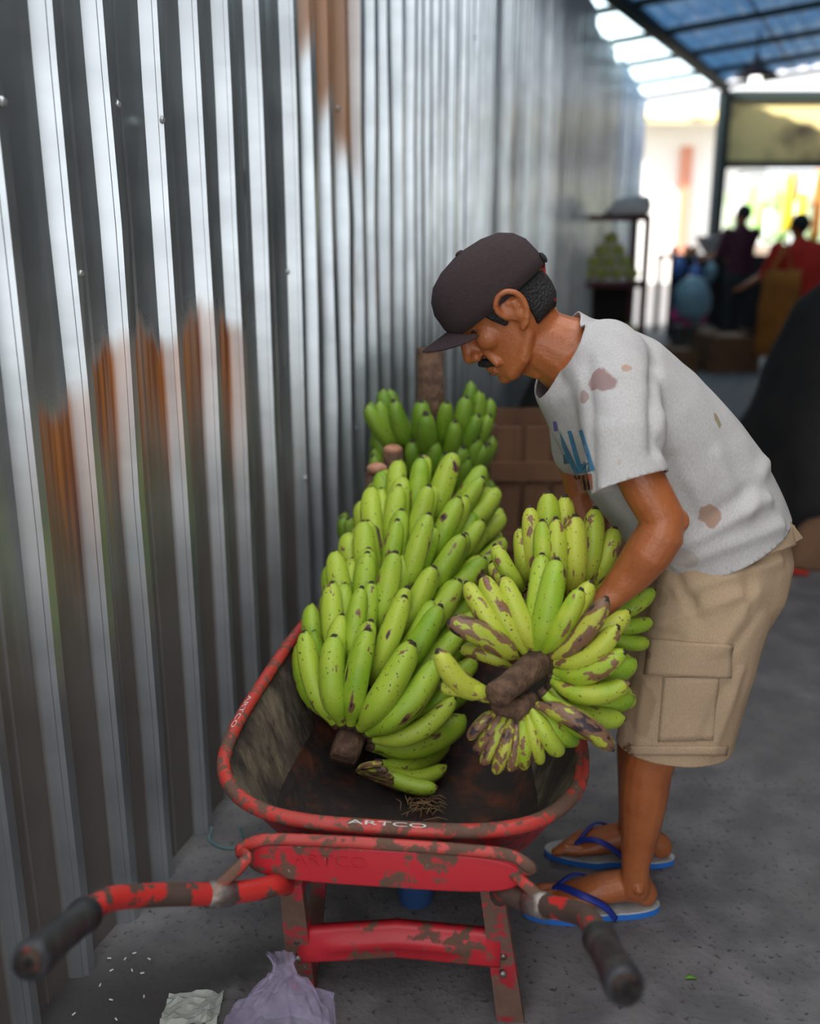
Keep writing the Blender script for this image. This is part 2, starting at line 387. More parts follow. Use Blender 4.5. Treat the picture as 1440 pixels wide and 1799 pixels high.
# ------------------------------------------------------------------ corrugated metal wall
WA = math.radians(16.4); WD = Vector((math.sin(WA), math.cos(WA), 0)); WN = Vector((WD.y, -WD.x, 0)); WP = Vector((-.625, 1.603, 0))
wall = struct(empty('wall_left', WP), 'tall fence of upright ribbed galvanised metal sheets with rust stains')
def wp(s, n, z): return WP + WD * s + WN * n + Vector((0, 0, z))
ZL = [0, .12, .35, .6, .85, 1.1, 1.35, 1.6, 1.9, 2.25, 2.6, 2.92]
def sheet(profile, top, m, lean=0.0, name='metal_sheet', dent=.0025):
    zs = [z * top / 2.92 for z in ZL]; n = len(profile); V = []; F = []; UV = []
    for k, z in enumerate(zs):
        for i, (s, d) in enumerate(profile):
            w = noise.noise((s * 5.0, z * 2.2, 3.1)) * dent * 1.6 + noise.noise((s * 23, z * 6, 9)) * dent * .6
            V.append(wp(s + lean * z + w * .6, d + w, z)); UV.append((s, z))
    for k in range(len(zs) - 1):
        for i in range(n - 1):
            F.append((k*n + i, k*n + i + 1, (k+1)*n + i + 1, (k+1)*n + i))
    me = bpy.data.meshes.new(name); me.from_pydata([tuple(v) for v in V], [], F)
    at = me.attributes.new('rib', 'FLOAT', 'POINT')
    for k in range(len(zs)):
        for i, (s, d) in enumerate(profile): at.data[k*n + i].value = min(1, d / .02)
    ul = me.uv_layers.new(name='sz')
    for lp in me.loops: ul.data[lp.index].uv = UV[lp.vertex_index]
    return put(name, me, m, wall, smooth=False)
def wide_profile(ribs, s0, s1):
    P = [(s0, 0)]
    for i, r in enumerate(ribs):
        P += [(r - .013, 0), (r - .002, .023), (r - .001, .0215), (r + .001, .0225), (r + .005, .031), (r + .024, .032), (r + .034, 0)]
        nx = ribs[i+1] if i + 1 < len(ribs) else s1
        mid = r + .034 + (nx - .013 - r - .034) * .45
        P += [(mid - .004, 0), (mid, .003), (mid + .004, 0)]
    P = [q for q in P if q[0] < s1]; P.append((s1, 0)); return P
near = [-2.9 + .16 * i for i in range(17)] + [-.19, -.03, .128, .268, .451, .609, .747, .906, 1.10]
near = sorted(near)
groups = [(-3.0, -1.72), (-1.72, -.66), (-.66, .03), (.03, .43), (.43, .865), (.865, 1.165)]
for i, (a, b) in enumerate(groups):
    rb = [r for r in near if a <= r - .014 < b - .03]
    o = sheet([(s, d + .0012 * (i % 2)) for s, d in wide_profile(rb, a, b + .012)], 2.92 + .03 * (i % 3), M['sheet'])
def fine_profile(s0, s1, pitch, depth, ph=0.0):
    P = [(s0, 0)]; s = s0 + .008 + ph
    while s + pitch < s1 + .02:
        j = random.uniform(-.006, .006); dd = depth * random.uniform(.85, 1.1)
        P += [(s + j, 0), (s + j + pitch * .12, dd), (s + j + pitch * .40, dd), (s + j + pitch * .56, 0)]; s += pitch
    P.append((s1, 0)); return P
s = 1.165; k = 0
while s < 13.3:
    w = random.choice([.72, .8, .76]); e = min(s + w, 13.4)
    top = 2.97 if s < 7 else (2.86 + .05 * (k % 2) if s < 9.5 else 2.96)
    sheet([(a, d + .003 * (k % 2)) for a, d in fine_profile(s, e + .015, .112 if k % 3 else .13, .044)], top, M['sheet_blue_refl'] if s > 8.8 else M['sheet2'], lean=random.uniform(-.004, .004), dent=.004)
    s = e; k += 1
# bright turned edge of one sheet, rails behind, screws
sheet([(3.50, 0), (3.502, .05), (3.53, .052), (3.55, .0)], 2.97, M['sheet2'], name='sheet_edge')
for z in (.45, 1.45, 2.5):
    put('rail', MB().box(wp(5.2, -.035, z), (16.6, .05, .06), rz=math.pi/2 - WA), M['beam'], wall, smooth=False)
sm = MB().lathe((0, 0, 0), [(.0075, 0), (.0075, .002), (.005, .003), (.0045, .006)], 10).mesh('screw'); sm.materials.append(M['screw'])
Mx = Matrix((( WD.x, 0, WN.x), (WD.y, 0, WN.y), (0, 1, 0))).to_4x4()
def screw_at(px, py, n=.03):
    d = D(px, py); P = WP + WN * n; t = (P - CAMP).dot(WN) / d.dot(WN); q = CAMP + d * t
    o = link(bpy.data.objects.new('screw', sm)); o.parent = wall; o.matrix_parent_inverse = Matrix.Translation(-WP); o.matrix_world = Matrix.Translation(q) @ Mx
    o.matrix_basis = Matrix.Translation(q) @ Mx
for px, py in [(504, 478), (703, 452), (726, 451), (535, 840), (834, 65), (874, 84), (205, 183), (283, 210), (140, 480), (592, 190), (624, 752), (3, 178), (596, 785)]:
    screw_at(px, py)

# ------------------------------------------------------------------ roof, beams, far setting
roof = struct(empty('ceiling', (3.5, 9, 3.1)), 'lean-to roof of blue and pale translucent ribbed sheets on dark steel, with unseen dark sheets added for shade')
BA = math.radians(25); BD = Vector((math.sin(BA), math.cos(BA), 0)); BX = Vector((BD.y, -BD.x, 0))
B0 = U(1275, 155, 14.0); B1 = B0 - BD * 6.0
def rp(a, b):   # a: across (right of the beam positive), b: along the beam from its far end
    q = B0 + BX * a - BD * b; q.z = B0.z + .10 + .10 * a; return q
def roof_sheet(a0, a1, b0, b1, m):
    n = max(4, int((a1 - a0) / .045)); rows = [b0, b1]; V = []; F = []
    for b in rows:
        for i in range(n + 1):
            a = a0 + (a1 - a0) * i / n; V.append(rp(a, b) + Vector((0, 0, .012 if (i // 2) % 2 else -.012)))
    for i in range(n): F.append((i, i + 1, n + 2 + i, n + 1 + i))
    return put('roof_sheet', MB().add(V, F), m, roof, smooth=False)
for j in range(2):
    b0, b1 = j * 4.2, j * 4.2 + 4.25
    for i in range(8): roof_sheet(i * .8, i * .8 + .82, b0, b1, M['roof_blue'] if (i + j) % 6 != 4 else M['roof_white'])
    for i in range(3): roof_sheet(-.8 * (i + 1), -.8 * i, b0, b1 if i else b1, M['roof_white'])
for b in (0, 1.35, 2.7, 4.05, 5.4, 6.75, 8.1):
    put('purlin', MB().tube([rp(-2.3, b) - Vector((0, 0, .07)), rp(6.4, b) - Vector((0, 0, .07))], .035, 6), M['beam'], roof)
put('beam', MB().tube([B0, B0 - BD * 8.2], [(.06, .08)] * 2, 8, side=(0, 0, 1)), M['beam'], roof)
put('beam', MB().tube([rp(3.6, 0) - Vector((0, 0, .1)), rp(3.6, 8.4) - Vector((0, 0, .1))], .06, 6), M['beam'], roof)
po = put('steel_post', MB().box((B0.x, B0.y, (B0.z - .04) / 2), (.13, .13, B0.z - .04), BA), M['beam'], smooth=False)
tag(po, 'dark green steel post holding up the far corner of the roof', 'post')
cb = empty('fascia_board', U(1360, 290, 14.2))
tag(cb, 'stained cream board hanging under the roof above the far stall', 'board')
c0 = U(1282, 168, 14.2); c1 = U(1700, 290, 14.2)
put('panel', MB().box(((c0.x + c1.x) / 2, 14.2, (c0.z + c1.z) / 2), (c1.x - c0.x, .04, c0.z - c1.z)), M['cream'], cb, smooth=False)
put('bottom_rail', MB().box(((c0.x + c1.x) / 2, 14.17, c1.z), (c1.x - c0.x, .08, .09)), M['beam'], cb, smooth=False)
put('top_rail', MB().box(((c0.x + c1.x) / 2, 14.17, c0.z), (c1.x - c0.x, .08, .12)), M['beam'], cb, smooth=False)
# sunlit building beyond the opening
ob = empty('building', U(1205, 470, 26)); tag(ob, 'sunlit white building with a terracotta pillar seen beyond the market opening', 'building')
q0 = U(1120, 480, 26); q1 = U(1300, 270, 26)
put('wall', MB().box(((q0.x + q1.x) / 2, 26.3, 1.9), (q1.x - q0.x + 1.5, .3, 3.8)), M['white_wall'], ob, smooth=False)
pp = U(1207, 285, 25.9); put('pillar', MB().box((pp.x, 26.0, 1.75), (.24, .3, 3.0)), M['pillar'], ob, smooth=False)
put('awning', MB().box((pp.x - .4, 25.5, 3.9), (3.6, 1.2, .12), M=Matrix.Rotation(.25, 3, 'X')), M['cream'], ob, smooth=False)
# unseen right-hand wall, added to keep that side and its reflections dark
M['hall'] = mat('added_dark_wall', (.045, .04, .037), .9)
struct(put('added_wall_right', MB().box((4.25, 5.0, 1.7), (.15, 19, 3.4), rz=-math.radians(12)), M['hall'], smooth=False), 'unseen dark wall added to darken the right of the market hall')
# unseen roof sheets added right of the open lane to darken the hall
def added_roof_sheet(s0, s1, n0, n1):
    V = []; F = []; n = int((s1 - s0) / .06)
    for i in range(n + 1):
        a = s0 + (s1 - s0) * i / n; w = .012 if (i // 2) % 2 else -.012
        V += [wp(a, n0, 2.85 + w), wp(a, n1, 3.35 + w)]
    for i in range(n): F.append((2*i, 2*i + 1, 2*i + 3, 2*i + 2))
    put('roof_sheet', MB().add(V, F), M['roof_added'], roof, smooth=False)
for i in range(17): added_roof_sheet(-6.5 + i * .78, -5.7 + i * .78, 1.95, 5.6)
for i in range(6):  # more unseen sheets, added over the lane to darken the interior
    V = []; F = []; a0 = 2.1 + i * .8
    for k in range(15):
        a = a0 + .82 * k / 14; w = .012 if (k // 2) % 2 else -.012; V += [wp(a, -.1, 3.02 + w), wp(a, 2.1, 3.06 + w)]
    put('roof_sheet', MB().add(V, [(2*k, 2*k + 1, 2*k + 3, 2*k + 2) for k in range(14)]), M['roof_added'], roof, smooth=False)
put('beam', MB().tube([wp(-6.5, 1.98, 2.76), wp(6.6, 1.98, 2.76)], .05, 6), M['beam'], roof)  # edge beam of the added unseen sheets

# pendant lamp
lp = U(1327, 135, 11.0); lamp = tag(empty('pendant_lamp', lp), 'brown pendant lamp with a lit bulb hanging from the blue roof', 'lamp')
put('cord', MB().tube([lp + Vector((0, 0, .12)), lp + Vector((0, 0, .62))], .012, 6), M['beam'], lamp)
put('lamp_shade', MB().lathe(lp, [(.22, 0), (.21, .02), (.08, .10), (.035, .16), (.03, .2)], 16), M['lamp_shade'], lamp)
put('bulb', MB().ball(lp - Vector((0, 0, .03)), (.06, .06, .055)), M['bulb'], lamp)

# ------------------------------------------------------------------ wheelbarrow
BO = Vector((-.035, 1.40, 0)); BH = math.radians(6)
def L3(x, y, z): return BO + Vector((x*math.cos(BH) + y*math.sin(BH), -x*math.sin(BH) + y*math.cos(BH), z))
bar = tag(empty('wheelbarrow', BO), 'chipped red metal wheelbarrow with black rubber grips carrying green bananas', 'wheelbarrow')
def outline(hw, y0, y1, n_, z0, z1, taper, N=72):
    out = []; cy = (y0 + y1) / 2; hy = (y1 - y0) / 2
    for k in range(N):
        a = 2*math.pi*k/N; c, s_ = math.cos(a), math.sin(a)
        yy = hy * math.copysign(abs(s_) ** (2/n_), s_); xx = hw * math.copysign(abs(c) ** (2/n_), c)
        f = (yy + hy) / (2*hy); xx *= 1 - taper * max(0, f - .15)
        # rear corners pull in
        out.append(L3(xx, cy + yy, z0 + (z1 - z0) * f))
    return out
RIM = outline(.335, 0, .86, 3.6, .428, .52, .28)
r1 = outline(.315, .03, .82, 3.6, .40, .48, .28); r2 = outline(.26, .12, .70, 3.4, .29, .34, .26); r3 = outline(.215, .19, .62, 3.2, .245, .265, .25)
r4 = outline(.10, .30, .52, 2.4, .238, .25, .2)
def lower(r, d): return [p - Vector((0, 0, d)) for p in r]
ti = MB().loft([RIM, r1, r2, r3, r4], cap=False); ti.f.append(tuple(range(4*72, 5*72)))
tm = ti.mesh('tray'); tm.materials.append(M['tray_side']); tm.materials.append(M['tray_in'])
for p in tm.polygons:
    z = sum((tm.vertices[i].co.z for i in p.vertices)) / len(p.vertices); c = p.center
    p.material_index = 1 if (z < .30 or c.y > 1.95) else 0
tray = put('tray', tm, None, bar)
def outset(r, d):
    c = sum(r, Vector()) / len(r); return [p + (p - c).normalized() * d - Vector((0, 0, d * .8)) for p in r]
put('tray_shell', MB().loft([RIM, outset(r1, .006), outset(r2, .008), outset(r3, .008), lower(r4, .012)], cap=False), M['red'], bar)
rimo = put('rim', MB().tube(RIM + [RIM[0], RIM[1]], .0125, 10, cap=False), M['red_rim'], bar)
def on_rim_text(body, k0, step, size, turn):
    pass
# rear brace plate under the rim
def plate(cx, cy_, cz, hw, hh, bulge, m, name, dy=0.0, arch=0.0, n_=7):
    rings = []
    for sc, out_ in ((1.0, 0), (1.0, .012), (.93, .02), (.86, .0205)):
        rg = []
        for k in range(48):
            a = 2*math.pi*k/48; c, s_ = math.cos(a), math.sin(a)
            x = hw * math.copysign(abs(c) ** (2/n_), c); z = hh * math.copysign(abs(s_) ** (2/3.0), s_)
            x = math.copysign(max(abs(x) - (1 - sc) * hh * 2, 0), x); z *= sc
            rg.append(L3(cx + x, cy_ - out_ * bulge, cz + z + arch * (1 - (x/hw)**2)))
        rings.append(rg)
    return put(name, MB().loft(rings), m, bar)
plate(-.005, -.012, .375, .222, .036, 1.0, M['red'], 'brace_plate', n_=4)
tx = text_mesh('ARTCO', .030)
for v in tx.vertices: v.co = L3(v.co.x * 1.2 - .09, -.0345, .382 + v.co.y)
put('embossed_lettering', tx, M['red'], bar)
tx = text_mesh('ARTCO', .0125)
for v in tx.vertices: v.co = L3(v.co.x * 3.0 + .0, -.0062 - .0010 + v.co.y * .55, .4402 + v.co.y * .5)
put('rim_lettering', tx, M['white_paint'], bar)
tx = text_mesh('ARTCO', .013)
pL = U(412, 1262, 1.72)
dL = (U(385, 1310, 1.66) - U(440, 1215, 1.80)).normalized()
for v in tx.vertices:
    q = pL + dL * v.co.x * 2.6 + Vector((1, 0, 0)) * v.co.y; 
    k = min(range(72), key=lambda i: (RIM[i] - q).length); rr = RIM[k]; a = RIM[(k+1) % 72] - RIM[k-1]; a.normalize()
    q2 = rr + a * (q - rr).dot(a); v.co = q2 + Vector((v.co.y * .9, 0, .0128))
put('rim_lettering', tx, M['white_paint'], bar)
for x in (-.135, .06):
    put('bolt', MB().lathe(L3(x, -.018, .412), [(.009, -.006), (.009, .003), (.005, .006)], 8), M['steel'], bar)
# handles
LH = [(492, 1552, 1.62), (455, 1562, 1.575), (385, 1570, 1.53), (280, 1572, 1.46), (200, 1578, 1.395), (165, 1594, 1.355), (50, 1692, 1.13)]
RH = [(880, 1562, 1.62), (905, 1575, 1.575), (945, 1588, 1.53), (1000, 1600, 1.46), (1030, 1612, 1.41), (1046, 1636, 1.36), (1099, 1737, 1.13)]
for H6 in (LH, RH):
    P = [T(*h) for h in H6]
    pth = [L3(-.07 if H6 is LH else .07, .78, .19), L3(-.12 if H6 is LH else .12, .40, .20), L3(-.175 if H6 is LH else .175, .12, .235)] + P[:1] + P[1:]
    hd = put('handle', MB().tube(bez(pth[:-1], 5) + [pth[-1]], .0172, 12), M['red_handle'], bar)
    e = P[-1]; st = P[-2].lerp(e, .12); ax = (e - st)
    prof = [(0, .0185), (.02, .0225), (.04, .0235), (.06, .0205), (.08, .0235), (.10, .0205), (.12, .0232), (.14, .0205), (.16, .0228), (.2, .0212), (.7, .0212), (.72, .0232), (.95, .0235), (1.0, .0195)]
    g = put('grip', MB().tube([st + ax * a for a, _ in prof], [r for _, r in prof], 16), M['rubber'], hd)
    d = ax.normalized()
    put('grip_hole', MB().tube([e - d * .002, e + d * .0008], .006, 10), mat('hole', (.004, .004, .004), .9) if 'hole' not in bpy.data.materials else bpy.data.materials['hole'], hd)
    # clamp where the strap meets the handle
    c = P[2]
    put('clamp', MB().tube([c - (P[3]-P[1]).normalized() * .022, c + (P[3]-P[1]).normalized() * .022], .0205, 12), M['steel'], hd)
cL, cR = T(*LH[2]), T(*RH[2])
path = [cL + Vector((0, -.005, .016)), T(432, 1510, 1.56), L3(-.232, -.040, .398), L3(-.195, -.036, .4165), L3(-.12, -.032, .4185), L3(0, -.031, .419), L3(.12, -.032, .4185), L3(.195, -.036, .4165), L3(.228, -.040, .396), T(896, 1525, 1.57), cR + Vector((0, -.005, .016))]
pp_ = bez(path, 6)
put('strap', MB().tube(pp_, [(.0095, .004)] * len(pp_), 8, side=(0, -.75, .35)), M['red_rim'], bar)
# legs, braces, crossbar
FR = G(897, 1788); FL = G(533, 1738)
for sx, ft, tp in ((-1, FL, T(512, 1545, 1.66)), (1, FR, T(862, 1545, 1.66))):
    w = Vector((.021, 0, 0)); tw = [tp, tp.lerp(ft, .5), ft]
    pts = []
    lg = MB()
    def strip(mb, a, b, w0, w1, th):
        t = (b - a).normalized(); x = Vector((1, -.1, 0)).normalized(); y = t.cross(x).normalized()
        rings = []
        for p, ww in ((a, w0), (a.lerp(b, .5), (w0 + w1) / 2), (b, w1)):
            rings.append([p - x*ww + y*th, p - x*ww - y*th, p - x*ww*.7 - y*th, p - x*ww*.7 + y*0, p + x*ww*.7 + y*0, p + x*ww*.7 - y*th, p + x*ww - y*th, p + x*ww + y*th])
        mb.loft(rings)
    strip(lg, tp, ft, .019, .024, .011)
    leg = put('leg', lg, M['red_leg'], bar, smooth=False)
    br = MB(); bt = L3(sx * .15, .22, .26); strip(br, bt, ft + Vector((-.01 * sx, .03, .012)), .014, .014, .006)
    put('leg_brace', br, M['red_leg'], bar, smooth=False)
    mid = tp.lerp(ft, .56)
    for dz in (-.018, .018):
        put('bolt', MB().tube([mid + Vector((0, -.008, dz)), mid + Vector((0, -.018, dz))], .006, 8), M['steel'], leg)
cl = (T(512, 1545, 1.66)).lerp(FL, .55); cr = (T(862, 1545, 1.66)).lerp(FR, .47)
def crossbar():
    rings = []; n = 16
    for i in range(n + 1):
        f = i / n; p = cl.lerp(cr, f); arch = .016 * (1 - abs(2*f - 1)) ; hh = .035
        e = 0
        slot = 1 if .16 < f < .84 else 0
        y = Vector((.1, 1, 0)).normalized(); z = Vector((0, 0, 1))
        prof = [(-hh, .004), (-hh, -.010), (-hh*.8, -.014), (-.012, -.014), (-.009, -.014 - .005*slot), (.009, -.014 - .005*slot), (.012, -.014), (hh*.8, -.014), (hh, -.010), (hh, .004)]
        rings.append([p + z*(a + arch) + y*b for a, b in prof])
    return MB().loft(rings)
put('crossbar', crossbar(), M['red'], bar)
# wheel in front
wc = L3(0, .80, .17)
wx = (L3(1, 0, 0) - L3(0, 0, 0))
wh = put('wheel', MB().tube([wc + wx*a for a in (-.02, .02)], [.115, .115], 24), M['blue_plastic'], bar)
tor = MB(); N1 = 28
ringsT = []
for k in range(N1 + 1):
    a = 2*math.pi*k/N1; r = Vector((0, 0, 1)) * math.sin(a) + (L3(0, 1, 0) - L3(0, 0, 0)) * math.cos(a)
    ringsT.append([wc + r * (.135 + .033*math.cos(2*math.pi*j/10)) + wx * (.036*math.sin(2*math.pi*j/10)) for j in range(10)])
tor.loft(ringsT, cap=False); put('tire', tor, M['rubber'], bar)
put('axle', MB().tube([wc - wx*.09, wc + wx*.09], .009, 8), M['steel'], bar)
for sx in (-1, 1): put('fork', MB().tube([wc + wx*.085*sx, L3(.11*sx, .72, .27)], .010, 8), M['red_leg'], bar)

# ------------------------------------------------------------------ bananas
def banana_mesh(name, bend, rad, body, neck=.42, blunt=.55):
    # chord from (0,0,0) to (0,0,1); convex side towards +x
    rings = []; n = 12; K = 15
    prof = [(0, neck*.9), (.05, neck), (.11, neck*1.15), (.18, .72), (.27, .92), (.38, 1.0), (.5, 1.02), (.62, 1.0), (.73, .97), (.82, .91), (.89, .80), (.935, .64), (.965, .42), (.985, .28), (1.0, .20)]
    for t, r in prof:
        x = bend * 4 * (t - .04) * (1 - t) * (1.1 - .3*t); dx = bend * 4 * ((1 - 2*t))
        tn = Vector((dx, 0, 1)).normalized(); nx = Vector((tn.z, 0, -tn.x)); c = Vector((x, 0, t))
        rings.append([c + (nx * math.cos(2*math.pi*k/n) + Vector((0, 1, 0)) * math.sin(2*math.pi*k/n)) * rad * r * (1 + (.055 if .15 < t < .9 else 0) * math.cos(5*2*math.pi*k/n + .6)) for k in range(n)])
    mb = MB().loft(rings); me = mb.mesh(name); me.materials.append(body); me.materials.append(M['tip']); me.materials.append(M['stalk'])
    for p in me.polygons:
        if p.center.z < .05: p.material_index = 2
        if p.center.z > .984 : p.material_index = 1
    me.polygons.foreach_set('use_smooth', [True]*len(me.polygons)); return me
BM = {k: [banana_mesh('banana', b, r, M[k]) for b, r in ((.10, .108), (.15, .115), (.19, .105), (.13, .122))] for k in ('banana', 'banana_held', 'banana_brown', 'banana_back')}
OCC = {}          # room already taken by each bunch: (point, radius)
TRAY_BV = BVHTree.FromPolygons([v.co for v in tm.vertices], [tuple(p.vertices) for p in tm.polygons])
def banana(root, base, tip, bulge, kind, fat=1.0, var=None, avoid=(), tray=False):
    base = Vector(base); tip = Vector(tip); z = tip - base; Ln = z.length; z.normalize()
    bx_ = Vector(bulge) - z * Vector(bulge).dot(z); bx_.normalize(); rr_ = Ln**.5 * .42 * fat * .112
    smp = [(base + z * Ln * t + bx_ * (Ln**.5 * .42 * fat * .55 * t * (1 - t)), rr_ * q) for t, q in ((.12, .5), (.3, .95), (.5, 1.05), (.7, 1.0), (.86, .85), (.97, .4))]
    if tray and any(TRAY_BV.find_nearest(p)[3] < r * 1.08 for p, r in smp): return None
    if any((p - q).length < (r + r2) * .98 for p, r in smp for q, r2 in avoid): return None
    OCC.setdefault(root.name, []).extend(smp)
    x = Vector(bulge); x = x - z * x.dot(z)
    if x.length < 1e-4: x = Vector((1, 0, 0)) - z * z.x
    x.normalize(); y = z.cross(x)
    me = BM[kind][var if var is not None else random.randrange(4)]
    o = link(bpy.data.objects.new('banana', me)); o.parent = root
    R = Matrix((x, y, z)).transposed().to_4x4()
    o.matrix_basis = Matrix.Translation(base - root.location) @ R @ Matrix.Diagonal((Ln**.5 * .42 * fat, Ln**.5 * .42 * fat, Ln, 1))
    return o
def bunch_tiers(root, A, B, tiers, kind, arc, rbase, rtip, ahead, jitter=.012, up=None, rows=2, flen=1.0, fat=1.14, avoid=(), tray=False):
    ax = (B - A).normalized(); ref = Vector(up) if up is not None else Vector((0, -.6, 1)); e1 = (ref - ax * ref.dot(ax)).normalized(); e2 = ax.cross(e1)
    for k in range(tiers):
        f = (k + .3) / tiers; c = A.lerp(B, f)
        grow = 1.08 - .14 * f
        for row in range(rows):
            n = max(5, int(round((arc[1] - arc[0]) / (2*math.pi) * (15 if row == 0 else 13))))
            for j in range(n):
                a = arc[0] + (arc[1] - arc[0]) * (j + .5 + .5 * ((k + row) % 2)) / n + random.uniform(-.05, .05)
                r = e1 * math.cos(a) + e2 * math.sin(a)
                rt = (rtip if row == 0 else rtip * .84) * grow * random.uniform(.95, 1.05); ah = (ahead if row == 0 else ahead * 1.22) * random.uniform(.94, 1.08) * flen
                base = c + r * rbase + ax * (.022 * row); tip = c + r * rt + ax * ah + Vector([random.uniform(-jitter, jitter) for _ in range(3)])
                banana(root, base, tip, r * .75 - ax * .65, kind, fat * random.uniform(.94, 1.08), avoid=avoid, tray=tray)

d0 = U(662, 850, 2.42)
def seg_samples(a, b, r, n=14): return [(Vector(a).lerp(Vector(b), i / n), r) for i in range(n + 1)]
D_ST = seg_samples((d0.x, d0.y, 0), U(662, 823, 2.42), .034) + seg_samples((d0.x + .05, 2.5, .2), U(690, 790, 2.5), .03)
# A: the bunch lying in the tray
A0 = Vector((-.128, 1.79, .345)); A1 = Vector((.045, 2.26, .66))
bA = tag(empty('banana_bunch', (-.05, 1.95, .25)), 'large bunch of green bananas lying in the wheelbarrow tray', 'bananas')
axA = (A1 - A0).normalized()
put('stalk', MB().tube([A0 - axA * .022, A0, A0.lerp(A1, .5), A1 + axA * .12], [.026, .03, .033, .034], 12), M['stalk'], bA)
bunch_tiers(bA, A0, A1 + axA * .02, 6, 'banana', (-2.35, 2.35), .04, .180, .142, avoid=D_ST, tray=True)
# the small last hand by the cut end
for i in range(5):
    b0 = A0 - axA * .03 + Vector((.03, -.005, -.01)); a = -.5 + i * .25
    banana(bA, b0, b0 + Vector((.055 + .01*i, -.035 + .012*i, .035 - .022*i)), (0, -.5, 1), 'banana_brown', .6)
for px, py in ((785, 1345), (786, 1300), (770, 1385)):
    tipp = G(px, py, .29); banana(bA, A0 + Vector((.06, 0, -.03)), tipp, (.3, -.5, -.7), 'banana', 1.0)

# C: the bunch being lifted, cut stalk towards the camera
bC = tag(empty('banana_bunch', U(915, 1215, 1.55)), 'speckled yellow-green banana bunch held in the man\'s hands, cut stalk forward', 'bananas')
ca, cbb = U(872, 1222, 1.43), U(950, 1160, 1.53); cc = U(985, 1030, 1.78)
put('stalk', MB().tube([ca - (cbb-ca).normalized()*.004, ca, ca.lerp(cbb, .25), cbb, cbb.lerp(cc, .5), cc], [.014, .0225, .021, .026, .03, .03], 14), M['stalk'], bC)
put('stalk_collar', MB().capsule([U(880, 1238, 1.47), U(905, 1245, 1.475), U(930, 1232, 1.485)], [.018, .021, .016], 10), M['stalk'], bC)
t1 = [((942, 1150), (882, 1012), 0, 1.57, 'h'), ((925, 1152), (846, 1010), 0, 1.56, 'h'), ((908, 1156), (818, 1022), 0, 1.57, 'h'), ((900, 1150), (800, 1082), 0, 1.56, 'b'),
      ((912, 1162), (784, 1092), -1, 1.50, 'b'), ((905, 1172), (808, 1140), -1, 1.55, 'h'), ((864, 1218), (768, 1140), 1, 1.44, 'h'), ((866, 1232), (770, 1208), -1, 1.45, 'h'),
      ((876, 1246), (822, 1300), -1, 1.46, 'b'), ((890, 1250), (846, 1345), 0, 1.45, 'b'), ((900, 1252), (868, 1360), 0, 1.45, 'b'), ((908, 1252), (895, 1356), 0, 1.455, 'b'),
      ((904, 1252), (882, 1352), 0, 1.47, 'b'), ((894, 1252), (858, 1338), 0, 1.475, 'b'), ((912, 1252), (908, 1350), 0, 1.475, 'b'), ((884, 1248), (834, 1322), 0, 1.475, 'b'), ((916, 1250), (920, 1352), 0, 1.46, 'h'), ((924, 1248), (950, 1342), 0, 1.465, 'h'), ((930, 1240), (985, 1325), 0, 1.475, 'g'), ((935, 1236), (1077, 1318), 1, 1.44, 'b'),
      ((960, 1205), (1098, 1262), -1, 1.52, 'g'), ((962, 1195), (1108, 1200), -1, 1.48, 'h'), ((968, 1180), (1098, 1142), -1, 1.48, 'h'), ((965, 1165), (1086, 1098), -1, 1.49, 'h'),
      ((958, 1158), (1066, 1048), -1, 1.49, 'b'), ((950, 1152), (1022, 1032), 0, 1.51, 'h'), ((938, 1150), (978, 980), 0, 1.55, 'g'), ((932, 1150), (952, 972), 0, 1.59, 'g'),
      ((950, 1215), (1050, 1285), 0, 1.53, 'g'), ((940, 1240), (1010, 1300), 0, 1.52, 'g'), ((962, 1160), (1105, 1072), -1, 1.55, 'h'), ((960, 1185), (1118, 1160), -1, 1.56, 'g'), ((960, 1200), (1112, 1225), -1, 1.57, 'g'), ((950, 1150), (1040, 1020), 0, 1.525, 'h')]
kinds = {'h': 'banana_held', 'b': 'banana_brown', 'g': 'banana'}
for b_, t_, sd, Yt, kd in t1:
    Yb = 1.475 if b_[1] > 1205 else 1.525
    base = U(b_[0], b_[1], Yb); tip = U(t_[0], t_[1], Yt)
    dv = (tip - base).normalized(); sidev = Vector((0, -1, 0)).cross(dv)
    banana(bC, base, tip, Vector((0, -1, 0)) * .8 + (sidev * sd * .9 if dv.x < 0 else -sidev * sd * -.9), kinds[kd], .84 if 1244 < b_[1] and t_[0] < 960 else 1.02)
t2 = [((962, 1040), (962, 862)), ((985, 1045), (992, 868)), ((940, 1035), (930, 888)), ((925, 1030), (914, 925)), ((950, 1060), (952, 912)), ((972, 1065), (976, 908)), ((1000, 1060), (1010, 903)),
      ((1015, 1050), (1045, 890)), ((1030, 1040), (1080, 925)), ((920, 1040), (868, 955)), ((915, 1050), (862, 985)), ((1020, 1080), (1088, 975)), ((1035, 1090), (1105, 1020)),
      ((1040, 1090), (1146, 1092)), ((1040, 1110), (1140, 1130)), ((1030, 1130), (1116, 1172)), ((1030, 1150), (1110, 1240)), ((1040, 1080), (1150, 1035)), ((930, 1060), (838, 1040)), ((960, 1050), (1000, 935))]
for i, (b_, t_) in enumerate(t2):
    back = 1.68 if i < 4 or i in (7, 8, 11, 12, 13, 14, 17) else 1.63
    base = U(b_[0], b_[1], back); tip = U(t_[0], t_[1], back + .0)
    dv = (tip - base).normalized(); banana(bC, base, tip, Vector((0, -1, 0)) + Vector((dv.x * .5, 0, 0)), 'banana_held' if i < 13 else 'banana', 1.02)

